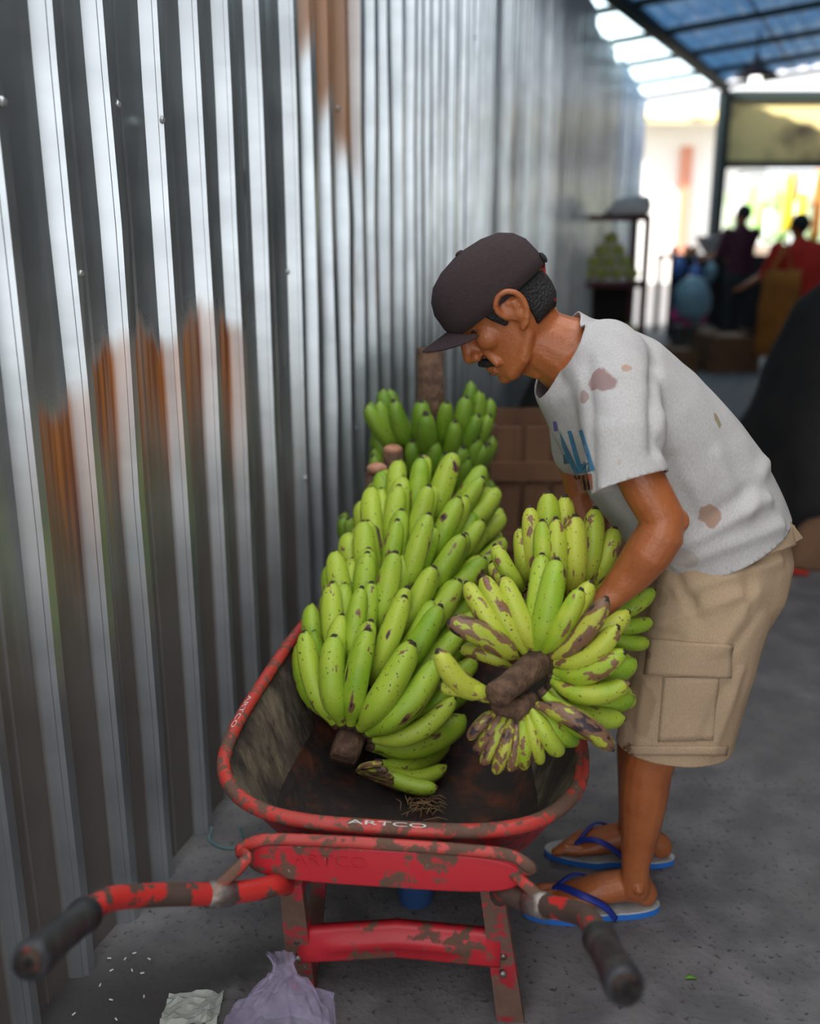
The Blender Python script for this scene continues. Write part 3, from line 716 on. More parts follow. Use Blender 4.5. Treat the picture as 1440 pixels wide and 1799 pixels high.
# B: the upright bunch behind, and D: the one on the floor beside the wall
b0 = U(757, 735, 2.62); b0.z = .12
bB = tag(empty('banana_bunch', (b0.x, b0.y, 0)), 'dark green banana bunch standing upright with a thick brown stalk on top', 'bananas')
st = U(755, 612, 2.62)
put('stalk', MB().tube([(b0.x, b0.y, .0), (b0.x, b0.y, .5), U(757, 740, 2.62), st], [.04, .04, .037, .034], 12), M['stalk'], bB)
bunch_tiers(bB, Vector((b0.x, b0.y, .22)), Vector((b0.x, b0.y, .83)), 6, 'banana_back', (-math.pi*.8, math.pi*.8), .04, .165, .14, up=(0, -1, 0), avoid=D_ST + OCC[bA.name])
bD = tag(empty('banana_bunch', (d0.x, d0.y, 0)), 'small green banana bunch with pinkish cut stalk ends between wall and large bunch', 'bananas')
put('stalk', MB().tube([(d0.x, d0.y, 0), (d0.x, d0.y, .4), U(662, 832, 2.42)], [.035, .035, .03], 10), M['stalk'], bD)
put('cut_end', MB().ball(U(662, 823, 2.41), (.026, .02, .015)), M['cut'], bD)
put('cut_end', MB().ball(U(690, 790, 2.50), (.026, .02, .014)), M['cut'], bD)
put('stalk', MB().tube([(d0.x + .05, 2.5, .2), U(690, 794, 2.5)], [.03, .027], 10), M['stalk'], bD)
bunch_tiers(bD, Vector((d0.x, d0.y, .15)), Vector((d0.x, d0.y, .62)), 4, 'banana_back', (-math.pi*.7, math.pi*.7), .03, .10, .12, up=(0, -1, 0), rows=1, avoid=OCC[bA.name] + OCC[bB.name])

# ------------------------------------------------------------------ the man
YM = 1.83
man = tag(empty('person', (.46, YM, 0)), 'man in stained grey t-shirt, khaki shorts and dark cap bending over the wheelbarrow lifting bananas', 'person')
HO = U(885, 547, YM); HP = math.radians(40)
hf = Vector((-math.cos(HP), 0, -math.sin(HP))); hu = Vector((-math.sin(HP), 0, math.cos(HP))); hl = Vector((0, -1, 0))
yaw = math.radians(4); hf, hl = (hf * math.cos(yaw) + hl * math.sin(yaw)), (hl * math.cos(yaw) - hf * math.sin(yaw))
HM = Matrix((hf, hl, hu)).transposed()
def h(x, y, z): return HO + hf * x + hl * y + hu * z
def head_ring(z, f, b, w, n=28, front=.16):
    out = []
    for k in range(n):
        a = 2*math.pi*k/n; c, s_ = math.cos(a), math.sin(a)
        x = (f + b)/2 + (f - b)/2 * math.copysign(abs(c)**.92, c); y = w * math.copysign(abs(s_)**.9, s_) * (1 - front * max(0, c))
        out.append(h(x, y, z))
    return out
HEAD = [(-.108, .066, .012, .018), (-.100, .076, .0, .032), (-.086, .080, -.02, .046), (-.068, .077, -.05, .056), (-.048, .077, -.072, .062), (-.024, .078, -.088, .066), (0, .078, -.096, .069),
        (.018, .080, -.100, .071), (.036, .090, -.101, .073), (.056, .090, -.100, .074), (.078, .082, -.095, .071), (.098, .066, -.082, .061), (.113, .040, -.058, .044), (.122, .012, -.03, .018)]
body = MB()
body.loft([head_ring(*r) for r in HEAD])
body.capsule([h(.080, 0, .028), h(.090, 0, .0), h(.100, 0, -.024)], [.009, .010, .012], 10)
body.capsule([h(.070, 0, .030), h(.078, 0, .0), h(.086, 0, -.026)], [.014, .013, .015], 10)
for s_ in (-1, 1):
    body.ball(h(.090, .013*s_, -.029), .0105)
    body.ball(h(.077, .026*s_, .033), (.010, .022, .008), HM)                 # brow
    body.ball(h(.048, .040*s_, -.012), (.028, .0175, .024), HM)                # cheekbone
    body.capsule([h(.070, .022*s_, -.034), h(.069, .033*s_, -.058)], [.0085, .008], 8)   # fold beside the mouth
    body.capsule([h(.058, .026*s_, -.092), h(.028, .046*s_, -.080), h(-.004, .056*s_, -.050), h(-.008, .060*s_, -.02)], [.014, .014, .013, .012], 8)
    # ear
    ear = [h(.010, .072*s_, -.004), h(.016, .078*s_, .018), h(.004, .083*s_, .034), h(-.016, .087*s_, .034), h(-.029, .087*s_, .016), h(-.027, .083*s_, -.008), h(-.014, .078*s_, -.028), h(-.002, .073*s_, -.034)]
    body.capsule(bez(ear, 3), [.0058]*22, 8)
    body.ball(h(-.008, .0735*s_, .004), (.019, .006, .027), HM)
    body.capsule([h(-.004, .072*s_, .016), h(-.017, .080*s_, .012), h(-.010, .074*s_, -.014)], [.008, .006, .008], 8)
body.ball(h(.082, 0, -.061), (.010, .021, .0065), HM); body.ball(h(.079, 0, -.073), (.010, .019, .0065), HM)
body.ball(h(.070, 0, -.093), (.015, .018, .013), HM)
# neck and trunk
body.capsule([h(-.02, 0, -.02), U(940, 592, YM), U(975, 612, YM), U(1020, 635, YM)], [(.060, .056), (.060, .056), (.064, .062), (.08, .075)], 16, side=(0, 1, 0))
body.capsule([h(.04, -.02, -.09), U(945, 655, YM - .02)], [.016, .013], 8)      # throat
body.capsule([h(-.03, .045, -.03), U(965, 650, YM - .03)], [.018, .016], 8)     # neck muscle
TOR = [((1035, 556), (940, 668), .085), ((1080, 566), (942, 705), .165), ((1150, 596), (972, 768), .192), ((1215, 648), (1008, 835), .178), ((1275, 714), (1045, 890), .162), ((1328, 780), (1086, 938), .158), ((1368, 858), (1122, 984), .162), ((1388, 915), (1142, 1016), .17)]
tp_ = [(U(*a, YM), U(*b, YM), w) for a, b, w in TOR]
body.tube([(a + b) / 2 for a, b, w in tp_], [((a - b).length / 2 - .03, w - .03) for a, b, w in tp_], 20, side=(0, 1, 0))
# arms
AL = [(U(1085, 690, 1.67), .050), (U(1106, 800, 1.61), .040), (U(1134, 858, 1.598), .039), (U(1164, 912, 1.588), .037), (U(1160, 938, 1.582), .040), (U(1138, 972, 1.582), .040), (U(1108, 1010, 1.59), .034), (U(1078, 1042, 1.588), .026), (U(1058, 1062, 1.582), .023)]
body.capsule([p for p, _ in AL], [r for _, r in AL], 16)
body.ball(U(1188, 916, 1.588), .022)
AR = [(U(1030, 690, 2.0), .05), (U(1015, 800, 2.06), .043), (U(1028, 880, 2.03), .038), (U(1040, 930, 1.95), .036), (U(1035, 990, 1.87), .027), (U(1028, 1010, 1.84), .025)]
body.capsule([p for p, _ in AR], [r for _, r in AR], 14)
def hand(wr, d, palm, out, curl):
    # wr: wrist, d: direction of the fingers, palm: side the fingers bend to, out: thumb side
    d = d.normalized(); palm = (palm - d * palm.dot(d)).normalized(); o2 = out - d * out.dot(d) - palm * out.dot(palm); o2.normalize()
    body.capsule([wr, wr + d * .045, wr + d * .085], [(.020, .024), (.017, .038), (.014, .036)], 12, side=o2)
    for i, (off, ln) in enumerate(((.029, .075), (.010, .083), (-.010, .077), (-.029, .06))):
        p = wr + d * .082 + o2 * off; pts = [p]; dr = d.copy(); a = 0
        for sgm in (.45, .32, .23):
            a += curl; dr = d * math.cos(a) + palm * math.sin(a); p = p + dr * ln * sgm; pts.append(p)
        body.capsule(pts, [.0088, .0085, .008, .007], 8)
    p = wr + d * .03 + o2 * .028; body.capsule([p, p + (o2 * .7 + d * .6 + palm * .3) * .035, p + (o2 * .75 + d * 1.2 + palm * .8) * .045], [.012, .010, .008], 8)
hand(AL[-1][0], U(1015, 1108, 1.580) - AL[-1][0], Vector((-.5, -.1, -.2)), Vector((-.2, .9, .5)), .16)
hand(AR[-1][0], U(1000, 1090, 1.82) - AR[-1][0], Vector((-.3, -.8, -.2)), Vector((-.7, 0, .5)), .4)
# legs and feet
def leg(dy, kx, heel, toe):
    hip = U(1258, 1015, YM) + Vector((0, dy, 0)); kn = U(1155, 1290, 1.74); kn = Vector((kn.x + kx, YM + dy, kn.z))
    q = lambda px, py: Vector((U(px, py, 1.74).x + kx, YM + dy, U(px, py, 1.74).z))
    body.capsule([hip, hip.lerp(kn, .5), kn], [.068, .068, .054], 14)
    body.capsule([kn, q(1136, 1350), q(1130, 1400), q(1124, 1460), q(1116, 1520), q(1116, 1560)], [(.052, .05), (.050, .049), (.049, .047), (.039, .038), (.029, .028), (.030, .029)], 16)
    hz = Vector((0, 0, .0))
    ax = (toe - heel); ax.z = 0; Lf = ax.length; ax.normalize(); sd = Vector((ax.y, -ax.x, 0))
    def fp(a, b, z): return heel + ax * a + sd * b + Vector((0, 0, z))
    body.capsule([fp(.028, 0, .045), fp(.07, 0, .062), fp(.12, 0, .055), fp(.165, .0, .042), fp(.205, 0, .034)], [(.026, .026), (.034, .03), (.03, .034), (.024, .040), (.014, .043)], 16, side=sd)
    body.capsule([fp(.025, 0, .04), q(1118, 1535)], [.026, .022], 10)
    body.ball(q(1116, 1548) + Vector((0, -.026, 0)), .012)
    inn = 1 if dy > 0 else -1
    sgn = 1 if (sd.y > 0) == (dy < 0) else -1        # big toe lies on the inner side
    for i, (off, ln, r) in enumerate(((.031, .048, .0125), (.012, .044, .0095), (-.004, .040, .009), (-.019, .034, .0085), (-.033, .026, .008))):
        p = fp(.205 - abs(i)*.006, off * sgn, .034); body.capsule([p, p + ax * ln * .6 + Vector((0, 0, .002)), p + ax * ln + Vector((0, 0, -.006))], [r*1.05, r, r*.9], 8)
    return fp, sgn
heelN, toeN = G(1152, 1598), G(912, 1606); heelF, toeF = G(1178, 1516), G(952, 1500)
fpN, sgN = leg(-.09, 0.0, heelN, toeN)
fpF, sgF = leg(.09, .03, heelF, toeF)
bme = remesh(body, .0034, 3)
put('body', bme, M['skin'], man)
# hair, moustache, brows, eyes, lips
hr = MB()
rings = []
for z, f, b, w in [(-.046, -.02, -.078, .066), (-.03, -.0, -.092, .070), (-.012, .0, -.096, .0715), (.012, .0, -.098, .074), (.03, .03, -.099, .076)]:
    rg = []
    for k in range(25):
        a = math.radians(108 - 0) + (2*math.pi - 2*math.radians(108)) * k / 24
        if z > .02: a = math.radians(72) + (2*math.pi - 2*math.radians(72)) * k / 24
        jit = 1 + .02 * noise.noise((k * .9, z * 60, 0)); x = (-.0 + b)/2 + (.0 - b)/2 * math.cos(a); x = -.004 + (.094) * math.cos(a) * (abs(b) / .1)
        rg.append(h(x * jit, w * 1.02 * math.sin(a) * jit, z + .004 * noise.noise((k * 1.7, z * 40, 4))))
    rings.append(rg)
hr.loft(rings, cap=False, closed=False)
ho = put('hair', hr, M['hair'], man); sm_ = ho.modifiers.new('s', 'SOLIDIFY'); sm_.thickness = .007; sm_.offset = 0
for s_ in (-1, 1):
    sb = MB().capsule([h(.028, .0725*s_, .030), h(.022, .0725*s_, .010), h(.016, .070*s_, -.010)], [(.012, .004), (.010, .004), (.005, .003)], 8, side=hl)
    put('sideburn', sb, M['hair'], man)
    put('eyebrow', MB().capsule([h(.0875, .010*s_, .031), h(.084, .028*s_, .033), h(.070, .044*s_, .029)], [.0035, .004, .003], 8), M['hair'], man)
    put('eye', MB().ball(h(.0630, .030*s_, .012), (.008, .0115, .006), HM), M['eye'], man)
    put('eyelid', MB().ball(h(.0615, .030*s_, .0165), (.0085, .012, .0055), HM), M['skin'], man)
put('moustache', MB().capsule([h(.070, .032, -.060), h(.086, .015, -.048), h(.091, 0, -.046), h(.086, -.015, -.048), h(.070, -.032, -.060)], [.004, .007, .006, .007, .004], 8), M['hair'], man)
put('lower_lip', MB().ball(h(.083, 0, -.0725), (.0085, .018, .0052), HM), M['lip'], man)
# cap
cm = MB(); CAPR = [(.022, .101, -.109, .082), (.045, .103, -.111, .085), (.075, .101, -.108, .084), (.096, .091, -.097, .077), (.113, .073, -.078, .063), (.124, .045, -.048, .042), (.129, .012, -.015, .013)]
cm.loft([head_ring(z + .0, f, b, w, 32, .06) for z, f, b, w in CAPR])
cap = put('cap', cm, M['cap'], man)
bl = MB(); rows = []
for j in range(9):
    y = -1 + 2*j/8
    rw = []
    for i in range(7):
        a = i / 6; ln = .062 * math.sqrt(max(0, 1 - (abs(y)*.92)**2.4)); x = .100 * math.sqrt(max(0, 1 - (y*.78)**2)) + a * ln; rw.append(h(x - .002, y * .072 * (1 - .10*a), (.036 - .034 * y*y + .004 * a)))
    rows.append(rw)
V = [p for r in rows for p in r]; bl.add(V, [(j*7+i, j*7+i+1, (j+1)*7+i+1, (j+1)*7+i) for j in range(8) for i in range(6)])
bo = put('visor', bl, M['cap'], cap); sm_ = bo.modifiers.new('s', 'SOLIDIFY'); sm_.thickness = .0045; sm_.offset = 0; bo.modifiers.new('u', 'SUBSURF').render_levels = 1
put('button', MB().ball(h(-.002, 0, .130), (.008, .008, .004), HM), M['cap'], cap)
put('adjuster', MB().capsule([h(-.108, .03, .03), h(-.114, 0, .028), h(-.108, -.03, .03)], [(.004, .010)]*3, 8, side=hu), M['black'], cap)
put('neck_strap', MB().tube([h(-.110, .01, .032), U(955, 492, YM - .02), U(973, 530, YM - .03)], [(.005, .0025)]*3, 8, side=(0, 1, 0)), M['strap_red'], cap)

# t-shirt
sh = MB()
sh.capsule([(a + b) / 2 for a, b, w in tp_], [((a - b).length / 2, w) for a, b, w in tp_], 28, side=(0, 1, 0))
sh.capsule([U(1060, 640, 1.74), U(1085, 700, 1.672), U(1096, 770, 1.622), U(1104, 849, 1.592), U(1108, 880, 1.583)], [.078, .073, (.069, .066), (.065, .060), (.064, .058)], 20)
sh.capsule([U(1030, 640, 1.93), U(1022, 700, 2.0), U(1018, 790, 2.05)], [.075, .07, .062], 16)
sme = remesh(sh, .0065, 5)
folds = [((1178, 968), (1345, 880), .010), ((1190, 990), (1370, 925), .009), ((1310, 900), (1350, 800), .008), ((1150, 640), (1150, 790), -.012), ((1165, 780), (1215, 905), -.010), ((1230, 930), (1330, 850), -.008), ((1060, 860), (1110, 960), .007),
         ((1260, 800), (1300, 890), .005), ((1150, 690), (1200, 850), .004), ((1030, 640), (1040, 850), -.006)]
def seg_d(c, pts):
    best = 9.0
    for a, b in zip(pts[:-1], pts[1:]):
        ab = b - a; t = max(0, min(1, (c - a).dot(ab) / max(ab.length_squared, 1e-9))); best = min(best, (c - a - ab * t).length)
    return best
fl3 = []
sbv = BVHTree.FromPolygons([v.co for v in sme.vertices], [tuple(p.vertices) for p in sme.polygons])
def hit(bv, px, py):
    d = D(px, py).normalized(); return bv.ray_cast(CAMP, d)
for a, b, am in folds:
    pts = []
    for i in range(9):
        q = hit(sbv, a[0] + (b[0]-a[0])*i/8, a[1] + (b[1]-a[1])*i/8)[0]
        if q: pts.append(q)
    fl3.append((pts, am))
nrm = [v.normal.copy() for v in sme.vertices]
for i, v in enumerate(sme.vertices):
    c = v.co; dsp = .0035 * noise.noise((c.x*9, c.y*9, c.z*9)) + .002 * noise.noise((c.x*24 + c.z*10, c.y*20, c.z*24))
    for pts, am in fl3:
        dm = seg_d(c, pts)
        if dm < .05: dsp += am * math.exp(-(dm/.015)**2)
    v.co = c + nrm[i] * dsp
# open the sleeve ends, the neck and the bottom hem
bm = bmesh.new(); bm.from_mesh(sme)
se = U(1104, 849, 1.592); sdir = (U(1104, 849, 1.592) - U(1096, 770, 1.622)).normalized()
sdir = (sdir + Vector((.22, 0, 0))).normalized(); sax = sdir
he = (tp_[-1][0] + tp_[-1][1]) / 2; hd_ = ((tp_[-1][0] + tp_[-1][1]) / 2 - (tp_[-2][0] + tp_[-2][1]) / 2).normalized()
ne = U(988, 612, YM); nd = (U(940, 592, YM) - U(1000, 622, YM)).normalized()
bmesh.ops.bisect_plane(bm, geom=bm.verts[:] + bm.edges[:] + bm.faces[:], plane_co=he - hd_ * .022, plane_no=hd_, clear_outer=True)
bmesh.ops.bisect_plane(bm, geom=bm.verts[:] + bm.edges[:] + bm.faces[:], plane_co=ne + nd*.003, plane_no=nd, clear_outer=True)
def in_sleeve(c):
    q = c - se; return (q - sax * q.dot(sax)).length < .082 and -.03 < q.dot(sax) < .14 and c.y < 1.652
sel = [f for f in bm.faces if in_sleeve(f.calc_center_median())]
gm = set(sel)
for f in sel: gm.update(f.verts); gm.update(f.edges)
bmesh.ops.bisect_plane(bm, geom=list(gm), plane_co=se, plane_no=sdir, clear_outer=False)
kill = [f for f in bm.faces if in_sleeve(f.calc_center_median()) and (f.calc_center_median() - se).dot(sdir) > 0]
bmesh.ops.delete(bm, geom=kill, context='FACES')
bm.to_mesh(sme); bm.free()
spots = [(hit(sbv, 1055, 668)[0], .030, (.27, .16, .15), .85, (1, 1, 1.5)), (hit(sbv, 1022, 697)[0], .016, (.32, .2, .18), .75, (1.3, 1, .9)), (hit(sbv, 1100, 645)[0], .012, (.42, .26, .17), .8, (1, 1, 1.3)), (hit(sbv, 1035, 672)[0], .013, (.33, .22, .2), .6, (1, 1, 1.6)),
         (hit(sbv, 1261, 742)[0], .014, (.25, .2, .09), .8, (1.6, 1, .7)), (hit(sbv, 1247, 905)[0], .022, (.33, .17, .10), .75, (1, 1, 1)), (hit(sbv, 1090, 810)[0], .006, (.4, .26, .2), .4, (1, 1, 1)), (hit(sbv, 1075, 920)[0], .05, (.22, .18, .17), .55, (1, .4, 1)), (hit(sbv, 1200, 975)[0], .03, (.36, .26, .2), .45, (1, .4, 1.4))]
M['shirt'] = spots_material('heather_grey_jersey', (.55, .53, .515), (.46, .445, .435), spots)
shirt = put('t_shirt', sme, M['shirt'], man); sm_ = shirt.modifiers.new('s', 'SOLIDIFY'); sm_.thickness = .003; sm_.offset = -1
sbv = BVHTree.FromPolygons([v.co for v in sme.vertices], [tuple(p.vertices) for p in sme.polygons])
def decal(name, me, m, quad, bv, parent, off=.0015):
    # lay a flat print (unit square coordinates) on the cloth surface under it
    (x0, y0), (x1, y1), (x2, y2), (x3, y3) = quad; bad = set()
    for v in me.vertices:
        a, b = v.co.x, v.co.y
        px = (1-a)*(1-b)*x0 + a*(1-b)*x1 + a*b*x2 + (1-a)*b*x3; py = (1-a)*(1-b)*y0 + a*(1-b)*y1 + a*b*y2 + (1-a)*b*y3
        q = hit(bv, px, py)
        if q[0] is None or q[0].y > 2.1: bad.add(v.index); continue
        n = q[1] if q[1].dot(D(px, py)) < 0 else -q[1]
        v.co = q[0] + n * off
    bmx = bmesh.new(); bmx.from_mesh(me); bmx.verts.ensure_lookup_table()
    bmesh.ops.delete(bmx, geom=[bmx.verts[i] for i in bad], context='VERTS'); bmx.to_mesh(me); bmx.free()
    return put(name, me, m, parent)
def grid_mesh(nx, ny):
    me = bpy.data.meshes.new('g'); me.from_pydata([(i/nx, j/ny, 0) for j in range(ny+1) for i in range(nx+1)], [], [(j*(nx+1)+i, j*(nx+1)+i+1, (j+1)*(nx+1)+i+1, (j+1)*(nx+1)+i) for j in range(ny) for i in range(nx)]); return me
def unit_text(body):
    me = text_mesh(body, 1, .035); xs = [v.co.x for v in me.vertices]; ys = [v.co.y for v in me.vertices]
    for v in me.vertices: v.co.x = (v.co.x - min(xs)) / (max(xs) - min(xs)); v.co.y = (v.co.y - min(ys)) / (max(ys) - min(ys))
    b2 = bmesh.new(); b2.from_mesh(me); bmesh.ops.triangulate(b2, faces=b2.faces[:])
    for _ in range(2): bmesh.ops.subdivide_edges(b2, edges=[e for e in b2.edges if e.calc_length() > .06], cuts=1)
    b2.to_mesh(me); b2.free(); return me
M['print_blue'] = mat('blue_print', (.02, .19, .36), .8, 0, (.10, .22, .38), 60)
M['print_purple'] = mat('purple_print', (.16, .10, .38), .8)
M['print_orange'] = mat('orange_print', (.42, .12, .05), .8, 0, (.25, .09, .05), 60)
decal('shirt_print', unit_text('ALI'), M['print_blue'], [(985, 838), (1046, 826), (1024, 755), (966, 758)], sbv, shirt)
decal('shirt_print', grid_mesh(3, 4), M['print_purple'], [(974, 757), (981, 757), (978, 740), (972, 740)], sbv, shirt)
decal('shirt_print', grid_mesh(10, 5), M['print_orange'], [(1012, 860), (1042, 860), (1040, 832), (1002, 836)], sbv, shirt)
for i in range(4):
    decal('shirt_print', grid_mesh(1, 4), M['black'], [(1014 + i*7, 860), (1016.5 + i*7, 860), (1012.5 + i*7, 834), (1010 + i*7, 834)], sbv, shirt, .0028)

# shorts
so = MB()
def sh_leg(yc, kx, w):
    rows = [((1172, 1000), (1385, 940), 0), ((1160, 1030), (1372, 1010), 0), ((1140, 1100), (1345, 1100), 0), ((1112, 1200), (1318, 1200), 0), ((1092, 1270), (1298, 1270), 0), ((1080, 1331), (1281, 1331), 0)]
    P = []; R = []
    for i, (a, b, _) in enumerate(rows):
        A_ = U(*a, 1.74); B_ = U(*b, 1.74); c = (A_ + B_) / 2; c.x += kx * (i / 5); c.y = yc; P.append(c); R.append(((A_ - B_).length / 2, w[i]))
    so.tube(P, R, 24, side=(0, 1, 0)); return P
pn = sh_leg(YM - .085, 0, [.066, .082, .094, .096, .094, .094])
sh_leg(YM + .085, .03, [.066, .082, .094, .096, .094, .094])
a_, b_ = U(1170, 1000, YM), U(1402, 930, YM)
so.capsule([(a_ + b_)/2 + Vector((.0, 0, .03)), (a_ + b_)/2, U(1272, 1020, YM)], [((a_-b_).length/2 - .03, .135), ((a_-b_).length/2 - .018, .145), (.11, .155)], 24, side=(0, 1, 0))
some = remesh(so, .0065, 5)
sb2 = BVHTree.FromPolygons([v.co for v in some.vertices], [tuple(p.vertices) for p in some.polygons])
sf = [((1190, 1040), (1370, 985), .006), ((1185, 1010), (1215, 1060), -.007), ((1215, 1060), (1225, 1085), -.006), ((1150, 1100), (1300, 1045), .005), ((1260, 1140), (1330, 1040), .005), ((1280, 1150), (1335, 1075), -.005), ((1250, 1320), (1300, 1180), .006), ((1120, 1320), (1130, 1210), .004), ((1150, 1110), (1190, 1120), -.005), ((1310, 960), (1320, 1070), -.005), ((1230, 1300), (1270, 1210), -.005)]
fl3 = []
for a, b, am in sf:
    pts = [hit(sb2, a[0] + (b[0]-a[0])*i/8, a[1] + (b[1]-a[1])*i/8)[0] for i in range(9)]; fl3.append(([p for p in pts if p], am))
nrm = [v.normal.copy() for v in some.vertices]
for i, v in enumerate(some.vertices):
    c = v.co; dsp = .004 * noise.noise((c.x*10, c.y*10, c.z*7)) + .002 * noise.noise((c.x*26, c.y*24, c.z*18))
    for pts, am in fl3:
        dm = seg_d(c, pts)
        if dm < .04: dsp += am * math.exp(-(dm/.011)**2)
    v.co = c + nrm[i] * dsp
bm = bmesh.new(); bm.from_mesh(some)
zc = pn[-1].z + .030
bmesh.ops.bisect_plane(bm, geom=bm.verts[:] + bm.edges[:] + bm.faces[:], plane_co=(0, 0, zc), plane_no=(0, 0, -1), clear_outer=True)
bm.to_mesh(some); bm.free()
kh = (.50, .365, .24); khd = (.43, .305, .195)
sp2 = [(hit(sb2, 1105, 1310)[0], .010, (.2, .1, .05), .7, (.5, 1, 1.6)), (hit(sb2, 1122, 1240)[0], .04, (.30, .2, .115), .5, (1.4, .5, .7)), (hit(sb2, 1140, 1150)[0], .012, (.2, .13, .08), .5, (1, 1, 1)), (hit(sb2, 1160, 1050)[0], .02, (.28, .19, .11), .4, (1, 1, 1))]
M['khaki'] = spots_material('khaki_twill', kh, khd, sp2, weave=380)
shorts = put('shorts', some, M['khaki'], man); sm_ = shorts.modifiers.new('s', 'SOLIDIFY'); sm_.thickness = .003; sm_.offset = -1
sb2 = BVHTree.FromPolygons([v.co for v in some.vertices], [tuple(p.vertices) for p in some.polygons])
def cloth_patch(name, quad, thick, nx=14, ny=10):
    o = decal(name, grid_mesh(nx, ny), M['khaki'], quad, sb2, shorts, thick)
    s1 = o.modifiers.new('s', 'SOLIDIFY'); s1.thickness = thick + .002; s1.offset = -1 if o.data.polygons and o.data.polygons[0].normal.y < 0 else 1
    return o
cloth_patch('cargo_pocket', [(1156, 1302), (1252, 1300), (1262, 1188), (1166, 1190)], .0035)
cloth_patch('pocket_flap', [(1134, 1184), (1282, 1190), (1284, 1132), (1142, 1124)], .006)
cloth_patch('back_flap', [(1346, 976), (1398, 952), (1388, 922), (1342, 935)], .014)
cloth_patch('hem_band', [(1086, 1326), (1274, 1326), (1278, 1310), (1090, 1310)], .0035, 24, 3)
wb = [U(1340, 940, 1.70), U(1388, 915, 1.74), U(1412, 946, 1.76), U(1372, 968, 1.72), U(1350, 978, 1.69)]
wm = MB().add(wb + [p + Vector((-.004, .016, .004)) for p in wb], [(0, 1, 2, 3, 4), (9, 8, 7, 6, 5)] + [(i, i + 5, (i+1) % 5 + 5, (i+1) % 5) for i in range(5)])
bevel(put('waistband_fold', wm, M['khaki'], shorts, smooth=False), .003)
# flip-flops
def flip(fp, sg):
    ff = None
    out = []
    for k in range(40):
        a = 2*math.pi*k/40; c, s_ = math.cos(a), math.sin(a)
        x = .135 + .142 * math.copysign(abs(c)**.85, c); w = .045 if c > 0 else .037; waist = 1 - .12 * math.exp(-((x - .1)/.05)**2)
        out.append((x, w * s_ * waist))
    R0 = [fp(x, y, .001) for x, y in out]; R1 = [fp(x, y, .014) for x, y in out]; R2 = [fp(x*.998 + .0003, y*.99, .0175) for x, y in out]
    sole = put('flip_flop', MB().loft([R0, R1]), M['foam_blue'], man, smooth=False)
    put('footbed', MB().loft([R1, R2]), M['foam_white'], sole, smooth=False)
    th = fp(.222, .020 * sg, .018); top = fp(.205, .018 * sg, .050)
    for sd_ in (-1, 1):
        put('strap', MB().tube(bez([th, top, fp(.165, .034*sd_, .066), fp(.12, .043*sd_, .045), fp(.095, .043*sd_, .014)], 4), [(.0045, .003)] + [(.0075, .003)]*16, 8), M['strap_blue'], sole)
flip(fpN, sgN); flip(fpF, sgF)

# ------------------------------------------------------------------ small things on and near the ground
def crumple(mb, amp, sc, seed=0.0):
    for v in mb.v:
        n = noise.noise_vector((v.x*sc + seed, v.y*sc, v.z*sc)); n2 = noise.noise_vector((v.x*sc*2.7 + seed, v.y*sc*2.7, v.z*sc*2.7))
        v += n * amp + n2 * amp * .55
    return mb
bgp = G(500, 1800); bgp = Vector((bgp.x + .0, bgp.y - .045, 0))
top = U(488, 1672, bgp.y + .02)
mb = MB(); rings = []
for i in range(19):
    f = i / 18
    r = [.082, .092, .093, .088, .078, .063, .048, .034, .021, .011, .012, .02][min(11, int(f * 11.99))]
    r0 = [.082, .092, .093, .088, .078, .063, .048, .034, .021, .011, .012, .02]; x = f * 11; i0 = min(10, int(x)); r = r0[i0] + (r0[i0+1] - r0[i0]) * (x - i0)
    c = bgp.lerp(top, f ** .95); rings.append([c + Vector((r*1.05*math.cos(2*math.pi*k/36), r*.8*math.sin(2*math.pi*k/36), 0)) * (1 + .16*math.sin(k*2.2 + f*3)*f) for k in range(36)])
mb.loft(rings, cap=False); crumple(mb, .017, 17); crumple(mb, .005, 70)
for v in mb.v: v.z = max(v.z, .002)
tag(put('plastic_bag', mb, M['lilac'], smooth=False), 'crumpled translucent lilac plastic bag leaning on the wheelbarrow leg', 'plastic bag')
pc = G(338, 1778)
mb = MB(); n = 10
V = [pc + Vector(((i/n - .5) * .10, (j/n - .5) * .075, .003 + .022 * abs(noise.noise((i*.45, j*.45, 2))))) for j in range(n+1) for i in range(n+1)]
mb.add(V, [(j*(n+1)+i, j*(n+1)+i+1, (j+1)*(n+1)+i+1, (j+1)*(n+1)+i) for j in range(n) for i in range(n)]); 
tag(put('wrapper', mb, M['clear'], smooth=False), 'crumpled clear plastic wrapper lying on the dark floor patch', 'wrapper')
for i, (px, py) in enumerate([(192, 1685), (220, 1686), (262, 1686), (196, 1706), (232, 1706), (250, 1711), (176, 1732), (195, 1758), (130, 1783), (204, 1792), (236, 1676), (253, 1752)]):
    p = G(px, py); a = i * 1.3
    o = put('rice_scrap', MB().capsule([p + Vector((math.cos(a)*.0025, math.sin(a)*.0025, .002)), p - Vector((math.cos(a)*.0025, math.sin(a)*.0025, -.002))], .0016, 6), M['white_paint'])
    tag(o, 'tiny pale scrap scattered on the damp dark floor', 'scrap', 'pale scraps on the floor')
wq = G(398, 1470)
mb = MB().tube(bez([G(372, 1452, .03), G(368, 1475, .004), G(385, 1487, .004), G(412, 1490, .004), G(428, 1478, .01), G(420, 1452, .06)], 5), .003, 6)
tag(put('wire', mb, M['teal_wire']), 'thin teal wire loop on the floor beside the metal wall', 'wire')
pb = G(730, 1606)
pail = tag(empty('pail', (pb.x, pb.y + .05, 0)), 'small blue plastic pail standing on the floor under the wheelbarrow', 'pail')
put('pail_body', MB().lathe((pb.x, pb.y + .05, 0), [(.036, 0), (.047, .13), (.05, .135), (.05, .14), (.045, .14), (.034, .01)], 20), M['blue_plastic'], pail)
lf = G(1212, 1722)
